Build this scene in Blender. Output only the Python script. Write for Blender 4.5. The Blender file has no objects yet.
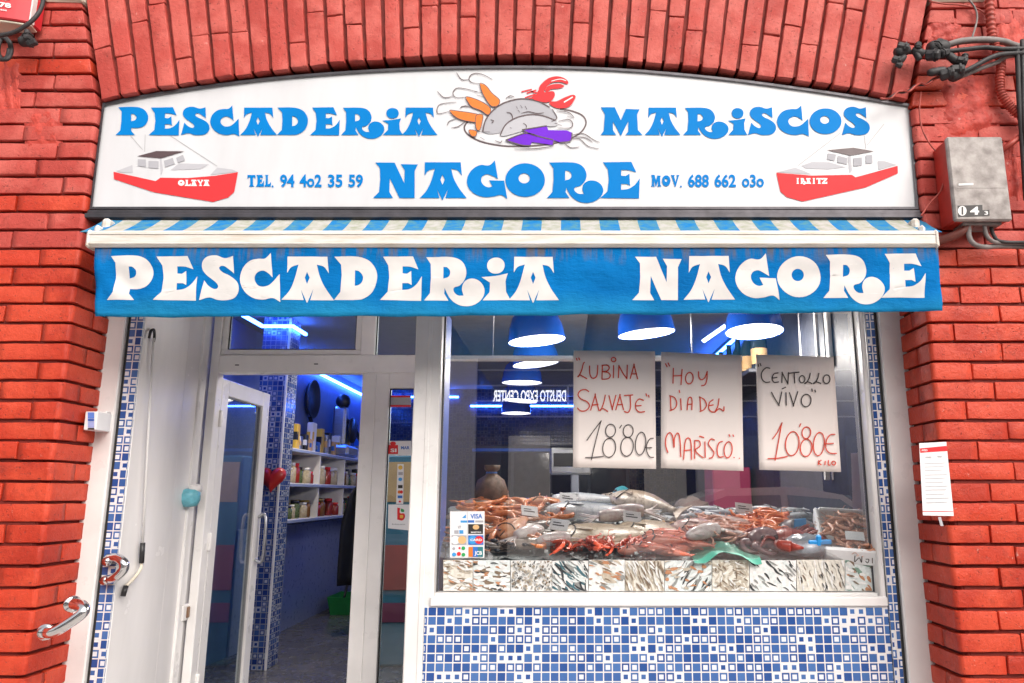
import bpy, bmesh, math, random
from mathutils import Vector, Matrix
from mathutils.geometry import tessellate_polygon
random.seed(11)
R = random.uniform
PI = math.pi
scene = bpy.context.scene
COL = scene.collection

# ------------------------------------------------------------------ camera
F, CX, CY = 760.0, 562.0, 341.5
ZC, D = 1.55, 3.5
TH = math.atan(153.5 / F)
cam_d = bpy.data.cameras.new("camera")
cam = bpy.data.objects.new("camera", cam_d)
COL.objects.link(cam)
cam.location = (0, -D, ZC)
cam.rotation_euler = (PI / 2 + TH, 0, 0)
cam_d.sensor_width = 36
cam_d.lens = F / 1024 * 36
cam_d.shift_x = (512 - CX) / 1024
cam_d.clip_start = 0.05
cam_d.clip_end = 500
scene.camera = cam


def ray(x, y):
    u, v = (x - CX) / F, (CY - y) / F
    return Vector((u, math.cos(TH) - v * math.sin(TH), math.sin(TH) + v * math.cos(TH)))


def px(x, y, Y):            # photo point on the vertical plane at depth Y
    d = ray(x, y)
    return Vector((0, -D, ZC)) + d * ((Y + D) / d.y)


def pX(x, y, X):            # photo point on a side wall at X
    d = ray(x, y)
    return Vector((0, -D, ZC)) + d * (X / d.x)


def pZ(x, y, Z):            # photo point on a level surface
    d = ray(x, y)
    return Vector((0, -D, ZC)) + d * ((Z - ZC) / d.z)


BS = 0.278


def bed_z(Y):
    return 1.24 + (Y - 0.45) * BS


def bed(x, y):              # photo point on the sloping fish counter
    d = ray(x, y)
    return Vector((0, -D, ZC)) + d * (1.408 / (BS * d.y - d.z))


# ------------------------------------------------------------------ materials
def new_mat(name):
    m = bpy.data.materials.new(name)
    m.use_nodes = True
    nt = m.node_tree
    return m, nt, nt.nodes["Principled BSDF"]


def N(nt, t, **kw):
    n = nt.nodes.new(t)
    for k, v in kw.items():
        if isinstance(v, tuple) and k == 'inp':
            pass
        setattr(n, k, v)
    return n


def mix_rgb(nt, fac, a, b, mode='MIX'):
    n = nt.nodes.new('ShaderNodeMix')
    n.data_type = 'RGBA'
    n.blend_type = mode
    for sock, v in ((n.inputs[0], fac), (n.inputs[6], a), (n.inputs[7], b)):
        if isinstance(v, (int, float)):
            sock.default_value = v
        elif isinstance(v, (tuple, list)):
            sock.default_value = (*v[:3], 1)
        else:
            nt.links.new(v, sock)
    return n.outputs[2]


def math_n(nt, op, a, b=None, c=None):
    n = nt.nodes.new('ShaderNodeMath')
    n.operation = op
    for i, v in enumerate((a, b, c)):
        if v is None:
            continue
        if isinstance(v, (int, float)):
            n.inputs[i].default_value = v
        else:
            nt.links.new(v, n.inputs[i])
    return n.outputs[0]


def noise(nt, scale, detail=4, rough=0.55, vec=None, stretch=None):
    tc = nt.nodes.new('ShaderNodeTexCoord')
    v = tc.outputs['Object'] if vec is None else vec
    if stretch:
        mp = nt.nodes.new('ShaderNodeMapping')
        mp.inputs['Scale'].default_value = stretch
        nt.links.new(v, mp.inputs['Vector'])
        v = mp.outputs[0]
    n = nt.nodes.new('ShaderNodeTexNoise')
    n.inputs['Scale'].default_value = scale
    n.inputs['Detail'].default_value = detail
    n.inputs['Roughness'].default_value = rough
    nt.links.new(v, n.inputs['Vector'])
    return n.outputs['Fac']


def ramp(nt, fac, a, b):
    n = nt.nodes.new('ShaderNodeMapRange')
    n.inputs['From Min'].default_value = a
    n.inputs['From Max'].default_value = b
    nt.links.new(fac, n.inputs['Value'])
    return n.outputs[0]


def bump(nt, bsdf, h, strength=0.3, dist=0.004):
    b = nt.nodes.new('ShaderNodeBump')
    b.inputs['Strength'].default_value = strength
    b.inputs['Distance'].default_value = dist
    nt.links.new(h, b.inputs['Height'])
    nt.links.new(b.outputs[0], bsdf.inputs['Normal'])


def mat(name, col, rough=0.5, metal=0.0, var=0.12, scale=9, bmp=0.0, bscale=80, col2=None, stretch=None, coat=0.0, island=0.0, spec=0.5):
    m, nt, b = new_mat(name)
    b.inputs['Specular IOR Level'].default_value = spec
    b.inputs['Roughness'].default_value = rough
    b.inputs['Metallic'].default_value = metal
    b.inputs['Coat Weight'].default_value = coat
    c2 = col2 if col2 else tuple(c * (1 - var) for c in col)
    out = mix_rgb(nt, ramp(nt, noise(nt, scale, stretch=stretch), 0.35, 0.68), col, c2)
    if island:
        g = nt.nodes.new('ShaderNodeNewGeometry')
        r = math_n(nt, 'MULTIPLY_ADD', g.outputs['Random Per Island'], island * 2, 1 - island)
        cb = nt.nodes.new('ShaderNodeCombineColor')
        for i in range(3):
            nt.links.new(r, cb.inputs[i])
        out = mix_rgb(nt, 1.0, out, cb.outputs[0], 'MULTIPLY')
    nt.links.new(out, b.inputs['Base Color'])
    rr = math_n(nt, 'MULTIPLY_ADD', noise(nt, scale * 2.3), 0.25, rough - 0.12)
    nt.links.new(rr, b.inputs['Roughness'])
    if bmp:
        bump(nt, b, noise(nt, bscale, 5), bmp)
    return m


def emit(name, col, strength):
    m = bpy.data.materials.new(name)
    m.use_nodes = True
    nt = m.node_tree
    nt.nodes.clear()
    o = nt.nodes.new('ShaderNodeOutputMaterial')
    e = nt.nodes.new('ShaderNodeEmission')
    e.inputs[0].default_value = (*col, 1)
    e.inputs[1].default_value = strength
    nt.links.new(e.outputs[0], o.inputs[0])
    return m


def glass(name, refl=1.0, tint=(0.97, 0.98, 0.98)):
    m = bpy.data.materials.new(name)
    m.use_nodes = True
    nt = m.node_tree
    nt.nodes.clear()
    o = nt.nodes.new('ShaderNodeOutputMaterial')
    t = nt.nodes.new('ShaderNodeBsdfTransparent')
    t.inputs[0].default_value = (*tint, 1)
    g = nt.nodes.new('ShaderNodeBsdfGlossy')
    g.inputs['Roughness'].default_value = 0.0
    fr = nt.nodes.new('ShaderNodeFresnel')
    fr.inputs['IOR'].default_value = 1.52
    mx = nt.nodes.new('ShaderNodeMixShader')
    ge = nt.nodes.new('ShaderNodeNewGeometry')
    fac = math_n(nt, 'MULTIPLY', fr.outputs[0], math_n(nt, 'MULTIPLY', math_n(nt, 'SUBTRACT', 1.0, ge.outputs['Backfacing']), refl))
    nt.links.new(fac, mx.inputs[0])
    nt.links.new(t.outputs[0], mx.inputs[1])
    nt.links.new(g.outputs[0], mx.inputs[2])
    nt.links.new(mx.outputs[0], o.inputs[0])
    return m


def mosaic_mat(name, pitch=0.0418, light=(0.78, 0.80, 0.84), blues=((0.024, 0.078, 0.28), (0.066, 0.158, 0.40)), grout=(0.74, 0.72, 0.70)):
    m, nt, b = new_mat(name)
    tc = nt.nodes.new('ShaderNodeTexCoord')
    geo = nt.nodes.new('ShaderNodeNewGeometry')
    sp = nt.nodes.new('ShaderNodeSeparateXYZ')
    nt.links.new(tc.outputs['Object'], sp.inputs[0])
    sn = nt.nodes.new('ShaderNodeSeparateXYZ')
    nt.links.new(geo.outputs['True Normal'], sn.inputs[0])
    side = math_n(nt, 'GREATER_THAN', math_n(nt, 'ABSOLUTE', sn.outputs[0]), 0.6)
    u = math_n(nt, 'ADD', math_n(nt, 'MULTIPLY', sp.outputs[1], side),
               math_n(nt, 'MULTIPLY', sp.outputs[0], math_n(nt, 'SUBTRACT', 1.0, side)))
    us = math_n(nt, 'DIVIDE', u, pitch)
    vs = math_n(nt, 'DIVIDE', sp.outputs[2], pitch)
    fu = math_n(nt, 'ABSOLUTE', math_n(nt, 'SUBTRACT', math_n(nt, 'FRACT', us), 0.5))
    fv = math_n(nt, 'ABSOLUTE', math_n(nt, 'SUBTRACT', math_n(nt, 'FRACT', vs), 0.5))
    d = math_n(nt, 'MAXIMUM', fu, fv)
    cb = nt.nodes.new('ShaderNodeCombineXYZ')
    nt.links.new(math_n(nt, 'FLOOR', us), cb.inputs[0])
    nt.links.new(math_n(nt, 'FLOOR', vs), cb.inputs[1])
    wn = nt.nodes.new('ShaderNodeTexWhiteNoise')
    wn.noise_dimensions = '2D'
    nt.links.new(cb.outputs[0], wn.inputs[0])
    r = wn.outputs['Value']
    sc = nt.nodes.new('ShaderNodeSeparateColor')
    nt.links.new(wn.outputs['Color'], sc.inputs[0])
    blue = mix_rgb(nt, ramp(nt, sc.outputs[1], 0.2, 0.8), blues[0], blues[1])
    t2 = math_n(nt, 'GREATER_THAN', r, 0.52)      # has an inner square
    t3 = math_n(nt, 'GREATER_THAN', r, 0.86)      # white with a blue inner square
    inner = math_n(nt, 'LESS_THAN', d, 0.25)
    inner_m = math_n(nt, 'MULTIPLY', inner, t2)
    # white factor = t3 ? 1-inner : inner_m
    wf = math_n(nt, 'ADD', math_n(nt, 'MULTIPLY', t3, math_n(nt, 'SUBTRACT', 1.0, inner)),
                math_n(nt, 'MULTIPLY', math_n(nt, 'SUBTRACT', 1.0, t3), inner_m))
    dirt = mix_rgb(nt, ramp(nt, noise(nt, 14), 0.4, 0.75), light, tuple(c * 0.84 for c in light))
    c = mix_rgb(nt, wf, blue, dirt)
    gr = math_n(nt, 'GREATER_THAN', d, 0.435)
    c = mix_rgb(nt, gr, c, grout)
    nt.links.new(c, b.inputs['Base Color'])
    nt.links.new(math_n(nt, 'MULTIPLY_ADD', gr, 0.6, 0.16), b.inputs['Roughness'])
    h = math_n(nt, 'ADD', math_n(nt, 'MULTIPLY', math_n(nt, 'SUBTRACT', 1.0, gr), 1.0), math_n(nt, 'MULTIPLY', sc.outputs[2], 0.0))
    # every tile sits at a slightly different tilt
    tl = math_n(nt, 'MULTIPLY', math_n(nt, 'SUBTRACT', sc.outputs[0], 0.5), math_n(nt, 'SUBTRACT', math_n(nt, 'FRACT', us), 0.5))
    h = math_n(nt, 'ADD', h, math_n(nt, 'MULTIPLY', tl, 0.6))
    bump(nt, b, h, 0.6, 0.0016)
    return m


def brick_mat(name, c1, c2, c3, rough=0.34, wear=0.08):
    m, nt, b = new_mat(name)
    g = nt.nodes.new('ShaderNodeNewGeometry')
    base = mix_rgb(nt, g.outputs['Random Per Island'], c1, c2)
    base = mix_rgb(nt, ramp(nt, noise(nt, 4.5, 7, .62), 0.44, 0.60), base, c3)
    # soot settled in the hollows, worn paint and pale chips
    soot = ramp(nt, noise(nt, 17, 8, 0.72), 0.56, 0.74)
    base = mix_rgb(nt, math_n(nt, 'MULTIPLY', soot, 0.55), base, (0.20, 0.026, 0.016))
    pits = ramp(nt, noise(nt, 75, 4, 0.6), 0.62, 0.70)
    base = mix_rgb(nt, math_n(nt, 'MULTIPLY', pits, 0.6), base, (0.09, 0.015, 0.012))
    chips = ramp(nt, noise(nt, 30, 6, 0.65), 0.69, 0.71)
    base = mix_rgb(nt, math_n(nt, 'MULTIPLY', chips, wear), base, (0.70, 0.52, 0.45))
    nt.links.new(base, b.inputs['Base Color'])
    nt.links.new(math_n(nt, 'MULTIPLY_ADD', noise(nt, 14, 6, .65), 0.55, rough - 0.20), b.inputs['Roughness'])
    b.inputs['Specular IOR Level'].default_value = 0.4
    h = math_n(nt, 'ADD', math_n(nt, 'MULTIPLY', noise(nt, 13, 5, 0.6), 1.2), math_n(nt, 'MULTIPLY', noise(nt, 60, 5, .7), 0.7))
    h = math_n(nt, 'SUBTRACT', h, math_n(nt, 'MULTIPLY', pits, .35))
    bump(nt, b, h, 0.8, 0.006)
    return m


M = {}
M['brick'] = brick_mat('gloss_red_brick', (0.53, 0.041, 0.014), (0.39, 0.027, 0.010), (0.58, 0.062, 0.025), 0.42, 0.35)
M['brick_pale'] = brick_mat('pale_red_brick', (0.47, 0.062, 0.046), (0.39, 0.045, 0.033), (0.53, 0.103, 0.080), 0.58, 0.3)  # paler, pinker red for the arch and most upper courses
M['mortar'] = mat('painted_mortar', (0.19, 0.019, 0.011), 0.8, bmp=0.6, bscale=60, var=0.5)
M['patch'] = brick_mat('painted_render', (0.62, 0.075, 0.050), (0.50, 0.06, 0.04), (0.40, 0.036, 0.024), 0.5, 0.3)
M['stone'] = mat('cream_stone', (0.68, 0.62, 0.50), 0.7, bmp=0.3)
M['sign_white'] = mat('sign_acrylic', (0.63, 0.637, 0.655), 0.35, var=0.10, scale=5, stretch=(1, 1, .22))
M['sign_frame'] = mat('grey_aluminium', (0.085, 0.080, 0.090), 0.38, 0.6, var=0.35, scale=12)
M['ink_blue'] = mat('blue_vinyl', (0.0004, 0.195, 0.56), 0.5, var=0.10, scale=4, spec=.08)
M['ink_red'] = mat('red_vinyl', (0.72, 0.04, 0.045), 0.5, var=0.05, spec=.15)
M['ink_grey'] = mat('grey_vinyl', (0.40, 0.40, 0.43), 0.5, var=0.06, spec=.15)
M['ink_pale'] = mat('pale_grey_vinyl', (0.47, 0.47, 0.50), 0.5, var=0.05, spec=.15)
M['ink_line'] = mat('thin_grey_print', (0.42, 0.42, 0.43), 0.5)
M['ink_dark'] = mat('dark_brown_vinyl', (0.085, 0.05, 0.055), 0.4)
M['ink_black'] = mat('black_ink', (0.025, 0.022, 0.022), 0.5)
M['ink_orange'] = mat('orange_vinyl', (0.75, 0.20, 0.04), 0.5, spec=.15, var=0.1, scale=50)
M['ink_purple'] = mat('purple_vinyl', (0.16, 0.02, 0.58), 0.5, spec=.15)
M['ink_white'] = mat('white_print', (0.80, 0.79, 0.78), 0.5, var=0.05)
M['ink_green'] = mat('green_print', (0.03, 0.35, 0.09), 0.5)
M['ink_yellow'] = mat('yellow_print', (0.80, 0.50, 0.06), 0.5)
M['ink_tan'] = mat('tan_print', (0.72, 0.45, 0.20), 0.5)
M['marker_red'] = mat('red_marker', (0.72, 0.06, 0.025), 0.6, var=0.3, scale=40)
M['marker_black'] = mat('black_marker', (0.05, 0.04, 0.04), 0.6, var=0.3, scale=40)
M['paper'] = mat('poster_card', (0.84, 0.77, 0.73), 0.75, var=0.04, scale=3)
M['paper_white'] = mat('white_paper', (0.80, 0.80, 0.81), 0.7, var=0.05)
M['pvc'] = mat('white_lacquered_aluminium', (0.82, 0.805, 0.79), 0.30, var=0.13, scale=3.5, bmp=0.03, bscale=25)
M['sill'] = mat('white_stone_sill', (0.80, 0.79, 0.78), 0.35, var=0.10, scale=6)
M['panel'] = mat('cream_wall_panel', (0.86, 0.84, 0.83), 0.22, var=0.17, scale=3.0, stretch=(1, 1, 0.25), bmp=0.03, bscale=12)
M['rubber'] = mat('black_gasket', (0.015, 0.014, 0.014), 0.6)
M['chrome'] = mat('polished_steel', (0.80, 0.80, 0.80), 0.14, 1.0, var=0.1)
M['steel'] = mat('brushed_steel', (0.55, 0.56, 0.58), 0.35, 1.0, var=0.2, stretch=(1, 1, 12))
M['mosaic'] = mosaic_mat('blue_white_mosaic')
M['mosaic_navy'] = mosaic_mat('navy_mosaic', 0.05, (0.08, 0.09, 0.12), ((0.006, 0.014, 0.05), (0.012, 0.03, 0.09)), (0.05, 0.05, 0.06))
M['mosaic_dim'] = mosaic_mat('dim_lit_mosaic', 0.0433, (0.42, 0.45, 0.55), ((0.014, 0.04, 0.20), (0.04, 0.09, 0.28)), (0.26, 0.27, 0.30))  # darker, bluer copy of the mosaic: dim LED light put into its colours
M['glass'] = glass('window_glass', 7.5)
M['glass_door'] = glass('door_glass', 2.2, (0.80, 0.87, 0.88))
M['ceiling'] = mat('grey_white_ceiling', (0.24, 0.23, 0.23), 0.8)
M['room_wall'] = mat('led_tinted_wall', (0.12, 0.16, 0.34), 0.6, var=0.1)  # blue of the LED light put into the wall colour
M['wall_dark'] = mat('dark_interior_wall', (0.05, 0.055, 0.075), 0.5, var=0.4, scale=3)
M['floor'] = mat('grey_floor_tile', (0.16, 0.155, 0.15), 0.25, var=0.35, scale=4)
M['led'] = emit('blue_led', (0.04, 0.15, 1.0), 34)
M['led_white'] = emit('white_led', (0.55, 0.68, 1.0), 7)
M['bulb'] = emit('lamp_diffuser', (1.0, 0.95, 0.9), 4.0)
M['shade'] = mat('blue_enamel', (0.010, 0.10, 0.58), 0.22, var=0.1, coat=0.3)
M['shade_in'] = mat('white_enamel', (0.8, 0.8, 0.8), 0.4)
M['black'] = mat('black_plastic', (0.02, 0.02, 0.022), 0.4, var=0.3)
M['darkgrey'] = mat('weathered_black_cable', (0.035, 0.033, 0.035), 0.6, var=0.5, scale=30, bmp=0.4)
M['greycable'] = mat('grey_conduit', (0.24, 0.21, 0.20), 0.6, var=0.4, scale=18, bmp=0.2)
M['redhose'] = mat('red_painted_hose', (0.42, 0.06, 0.04), 0.5, var=0.35, scale=20)
M['metalbox'] = mat('stained_zinc', (0.40, 0.37, 0.35), 0.6, 0.15, var=0.0, scale=16, col2=(0.20, 0.175, 0.165), bmp=0.2)
M['redbox'] = mat('red_painted_side', (0.50, 0.035, 0.022), 0.45, var=0.3)
M['asphalt'] = mat('asphalt', (0.05, 0.05, 0.052), 0.85, var=0.4, scale=20, bmp=0.6, bscale=250)
M['paving'] = mat('paving', (0.54, 0.52, 0.49), 0.8, var=0.3, scale=6, bmp=0.3)
# ------------------------------------------------------------------ mesh helpers
class MB:
    def __init__(self):
        self.v, self.f, self.mi, self.sm = [], [], [], []

    def add(self, vs, fs, mi=0, smooth=False):
        o = len(self.v)
        self.v += [Vector(p) for p in vs]
        for f in fs:
            self.f.append([i + o for i in f])
            self.mi.append(mi)
            self.sm.append(smooth)
        return self

    def hexa(self, c, b=0.004, mi=0, jit=0.0):
        """chamfered hexahedron from 8 corners, index = x + 2y + 4z"""
        c = [Vector(p) for p in c]
        L = [max(1e-4, (c[1] - c[0]).length), max(1e-4, (c[2] - c[0]).length), max(1e-4, (c[4] - c[0]).length)]
        fr = [min(0.45, b / l) for l in L]

        def tri(u, v, w):
            p = Vector()
            for i in range(8):
                k = (u if i & 1 else 1 - u) * (v if i & 2 else 1 - v) * (w if i & 4 else 1 - w)
                p += c[i] * k
            if jit:
                p += Vector((R(-jit, jit), R(-jit, jit), R(-jit, jit)))
            return p
        vs, idx = [], {}
        for i in range(8):
            s = [(i >> k) & 1 for k in range(3)]
            for ax in range(3):
                q = [(1 - fr[k] if s[k] else fr[k]) for k in range(3)]
                q[ax] = s[ax]
                idx[(i, ax)] = len(vs)
                vs.append(tri(*q))
        fs = []
        for ax in range(3):
            a1, a2 = [k for k in range(3) if k != ax]
            for s in (0, 1):
                b0 = s << ax
                ring = [b0, b0 | (1 << a1), b0 | (1 << a1) | (1 << a2), b0 | (1 << a2)]
                q = [idx[(i, ax)] for i in ring]
                fs.append(q if (s == 1) ^ (ax == 1) else q[::-1])
        for ax in range(3):
            a1, a2 = [k for k in range(3) if k != ax]
            for s1 in (0, 1):
                for s2 in (0, 1):
                    i0 = (s1 << a1) | (s2 << a2)
                    i1 = i0 | (1 << ax)
                    q = [idx[(i0, a1)], idx[(i1, a1)], idx[(i1, a2)], idx[(i0, a2)]]
                    fs.append(q)
        for i in range(8):
            fs.append([idx[(i, 0)], idx[(i, 1)], idx[(i, 2)]])
        return self.add(vs, fs, mi)

    def box(self, x0, x1, y0, y1, z0, z1, b=0.004, mi=0, jit=0.0):
        return self.hexa([(x1 if i & 1 else x0, y1 if i & 2 else y0, z1 if i & 4 else z0) for i in range(8)], b, mi, jit)

    def prism(self, pts, vec, mi=0, caps=True):
        """outline (3D points) pushed along vec"""
        n = len(pts)
        vec = Vector(vec)
        vs = [Vector(p) for p in pts] + [Vector(p) + vec for p in pts]
        fs = [[i, (i + 1) % n, n + (i + 1) % n, n + i] for i in range(n)]
        if caps:
            tr = tessellate_polygon([[Vector(p) for p in pts]])
            fs += [list(t) for t in tr] + [[i + n for i in t] for t in tr]
        return self.add(vs, fs, mi)

    def plan(self, pts, z0, z1, b=0.005, mi=0):
        """horizontal outline raised from z0 to z1 with eased arrises"""
        n = len(pts)
        cx = [Vector((p[0], p[1])) for p in pts]
        ar = sum(cx[i].x * cx[(i + 1) % n].y - cx[(i + 1) % n].x * cx[i].y for i in range(n))
        if ar < 0:
            cx = cx[::-1]
        ins = []
        for i in range(n):
            a, p, q = cx[i - 1], cx[i], cx[(i + 1) % n]
            e1, e2 = (p - a).normalized(), (q - p).normalized()
            n1, n2 = Vector((-e1.y, e1.x)), Vector((-e2.y, e2.x))
            m = n1 + n2
            m = m / max(0.4, m.length_squared) * 2
            ins.append(p + m * b)
        rings = [(ins, z0), (cx, z0 + b), (cx, z1 - b), (ins, z1)]
        vs = [(p.x, p.y, z) for r, z in rings for p in r]
        fs = [[k * n + i, k * n + (i + 1) % n, (k + 1) * n + (i + 1) % n, (k + 1) * n + i] for k in range(3) for i in range(n)]
        fs += [list(range(n))[::-1], [3 * n + i for i in range(n)]]
        return self.add(vs, fs, mi)

    def tube(self, path, r, seg=10, mi=0, smooth=True, sub=4):
        P = crom([Vector(p) for p in path], sub) if sub > 1 and len(path) > 2 else [Vector(p) for p in path]
        n = len(P)
        up = None
        vs, fs = [], []
        for i, p in enumerate(P):
            t = (P[min(i + 1, n - 1)] - P[max(i - 1, 0)]).normalized()
            if up is None:
                up = t.orthogonal().normalized()
            up = (up - t * up.dot(t)).normalized()
            s = t.cross(up)
            rr = r(i / (n - 1)) if callable(r) else r
            for k in range(seg):
                a = 2 * PI * k / seg
                vs.append(p + (up * math.cos(a) + s * math.sin(a)) * rr)
        for i in range(n - 1):
            for k in range(seg):
                fs.append([i * seg + k, i * seg + (k + 1) % seg, (i + 1) * seg + (k + 1) % seg, (i + 1) * seg + k])
        fs += [list(range(seg))[::-1], [(n - 1) * seg + k for k in range(seg)]]
        return self.add(vs, fs, mi, smooth)

    def lathe(self, prof, c=(0, 0, 0), seg=20, mi=0, smooth=True, mtx=None, caps=True):
        vs, fs = [], []
        n = len(prof)
        for r, z in prof:
            for k in range(seg):
                a = 2 * PI * k / seg
                p = Vector((r * math.cos(a), r * math.sin(a), z))
                if mtx:
                    p = mtx @ p
                vs.append(p + Vector(c))
        for i in range(n - 1):
            for k in range(seg):
                fs.append([i * seg + k, i * seg + (k + 1) % seg, (i + 1) * seg + (k + 1) % seg, (i + 1) * seg + k])
        if caps and prof[0][0] > 1e-5:
            fs.append(list(range(seg))[::-1])
        if caps and prof[-1][0] > 1e-5:
            fs.append([(n - 1) * seg + k for k in range(seg)])
        return self.add(vs, fs, mi, smooth)

    def ball(self, c, rx, ry, rz, mi=0, seg=12, rings=8, jit=0.0):
        prof = [(math.sin(PI * i / rings), -math.cos(PI * i / rings)) for i in range(rings + 1)]
        vs, fs = [], []
        for r, z in prof:
            for k in range(seg):
                a = 2 * PI * k / seg
                q = 1 + R(-jit, jit)
                vs.append(Vector(c) + Vector((r * math.cos(a) * rx * q, r * math.sin(a) * ry * q, z * rz * q)))
        for i in range(rings):
            for k in range(seg):
                fs.append([i * seg + k, i * seg + (k + 1) % seg, (i + 1) * seg + (k + 1) % seg, (i + 1) * seg + k])
        return self.add(vs, fs, mi, True)

    def flat(self, loops, mp, mi=0):
        """flat filled shape: loops of 2D points (first outline, then holes) through the map mp"""
        L = [[Vector((p[0], p[1], 0)) for p in l] for l in loops]
        tr = tessellate_polygon(L)
        al = [p for l in L for p in l]
        return self.add([mp(p.x, p.y) for p in al], [list(t) for t in tr], mi)

    def ribbon(self, pts, w, mp, mi=0, closed=False, sub=5, taper=False):
        P = [Vector((p[0], p[1])) for p in pts]
        if len(P) > 2:
            P = crom(P, sub, closed)
        n = len(P)
        vs, fs = [], []
        for i, p in enumerate(P):
            if closed:
                t = P[(i + 1) % n] - P[i - 1]
            else:
                t = P[min(i + 1, n - 1)] - P[max(i - 1, 0)]
            t = t.normalized() if t.length > 1e-9 else Vector((1, 0))
            s = Vector((-t.y, t.x)) * (w / 2)
            if taper:
                s = s * (0.45 + 0.55 * math.sin(PI * min(1, max(0, i / (n - 1)))))
            vs += [mp(*(p + s)), mp(*(p - s))]
        for i in range(n if closed else n - 1):
            j = (i + 1) % n
            fs.append([2 * i, 2 * i + 1, 2 * j + 1, 2 * j])
        return self.add(vs, fs, mi)

    def text(self, s, mp, x0, x1, yb, h, mi=0, bold=0.0, mirror=False):
        """lettering stretched to x0..x1 on the baseline yb with cap height h in the units of mp"""
        cu = bpy.data.curves.new('t', 'FONT')
        cu.body = s
        cu.offset = bold
        cu.resolution_u = 3
        ob = bpy.data.objects.new('t', cu)
        COL.objects.link(ob)
        dg = bpy.context.evaluated_depsgraph_get()
        dg.update()
        me = bpy.data.meshes.new_from_object(ob.evaluated_get(dg))
        V = [v.co.copy() for v in me.vertices]
        Fs = [list(p.vertices) for p in me.polygons]
        bpy.data.objects.remove(ob)
        bpy.data.curves.remove(cu)
        bpy.data.meshes.remove(me)
        if not V:
            return self
        a, b2 = min(v.x for v in V), max(v.x for v in V)
        cap = 0.70
        out = []
        for v in V:
            u = (v.x - a) / (b2 - a)
            if mirror:
                u = 1 - u
            out.append(mp(x0 + u * (x1 - x0), yb - v.y / cap * h))
        return self.add(out, Fs, mi)

    def build(self, name, mats, parent=None, loc=None, label=None, cat=None, group=None, kind=None, local=False):
        if not isinstance(mats, (list, tuple)):
            mats = [mats]
        if parent is not None:
            o0 = Vector((0, 0, 0)) if local else world_loc(parent)
        elif loc is not None:
            o0 = Vector((0, 0, 0)) if local else Vector(loc)
        else:
            xs, ys, zs = zip(*[tuple(p) for p in self.v])
            o0 = Vector(((min(xs) + max(xs)) / 2, (min(ys) + max(ys)) / 2, min(zs)))
            loc = o0
        me = bpy.data.meshes.new(name)
        me.from_pydata([tuple(p - o0) for p in self.v], [], self.f)
        for m in mats:
            me.materials.append(m)
        for p, mi, s in zip(me.polygons, self.mi, self.sm):
            p.material_index = mi
            p.use_smooth = s
        bm = bmesh.new()
        bm.from_mesh(me)
        bmesh.ops.recalc_face_normals(bm, faces=bm.faces[:])
        bm.to_mesh(me)
        bm.free()
        o = bpy.data.objects.new(name, me)
        COL.objects.link(o)
        if parent is not None:
            o.parent = parent
        else:
            o.location = loc
        tag(o, label, cat, group, kind)
        return o


def roughen(o, maxlen=0.045, amp=0.003, freq=26.0):
    from mathutils import noise as mn
    bm = bmesh.new()
    bm.from_mesh(o.data)
    for _ in range(4):
        ed = [e for e in bm.edges if e.calc_length() > maxlen]
        if not ed:
            break
        bmesh.ops.subdivide_edges(bm, edges=ed, cuts=1, use_grid_fill=True)
    for v in bm.verts:
        p = v.co * freq
        n = mn.noise_vector(p) + mn.noise_vector(p * 2.7) * .5
        v.co += Vector((n.x, n.y * 1.1, n.z)) * amp
    for f in bm.faces:
        f.smooth = True
    bm.to_mesh(o.data)
    bm.free()
    wm = o.modifiers.new('crisp', 'WEIGHTED_NORMAL')
    wm.weight = 80


def crom(P, sub=4, closed=False):
    n = len(P)
    out = []
    for i in range(n if closed else n - 1):
        p0 = P[i - 1] if (closed or i > 0) else P[i]
        p1, p2 = P[i], P[(i + 1) % n]
        p3 = P[(i + 2) % n] if (closed or i + 2 < n) else p2
        for k in range(sub):
            t = k / sub
            out.append(0.5 * ((2 * p1) + (p2 - p0) * t + (2 * p0 - 5 * p1 + 4 * p2 - p3) * t * t + (3 * p1 - p0 - 3 * p2 + p3) * t ** 3))
    if not closed:
        out.append(P[-1])
    return out


def world_loc(o):
    v = Vector(o.location)
    while o.parent:
        o = o.parent
        v = v + Vector(o.location)
    return v


def tag(o, label=None, cat=None, group=None, kind=None):
    if label:
        o['label'] = label
    if cat:
        o['category'] = cat
    if group:
        o['group'] = group
    if kind:
        o['kind'] = kind
    return o


def thing(name, label, cat, loc=(0, 0, 0), rz=0.0, group=None):
    o = bpy.data.objects.new(name, None)
    o.empty_display_size = 0.1
    COL.objects.link(o)
    o.location = loc
    o.rotation_euler = (0, 0, rz)
    return tag(o, label, cat, group)


def dup(o, loc=None, rot=None, label=None, group=None, scale=None):
    def rec(s, par):
        c = s.copy()
        COL.objects.link(c)
        if par is not None:
            c.parent = par
        for ch in [k for k in s.children]:
            rec(ch, c)
        return c
    kids = None
    c = rec(o, None)
    if loc is not None:
        c.location = loc
    if rot is not None:
        c.rotation_euler = rot
    if scale is not None:
        c.scale = (scale,) * 3 if isinstance(scale, (int, float)) else scale
    return tag(c, label, None, group)


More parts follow.
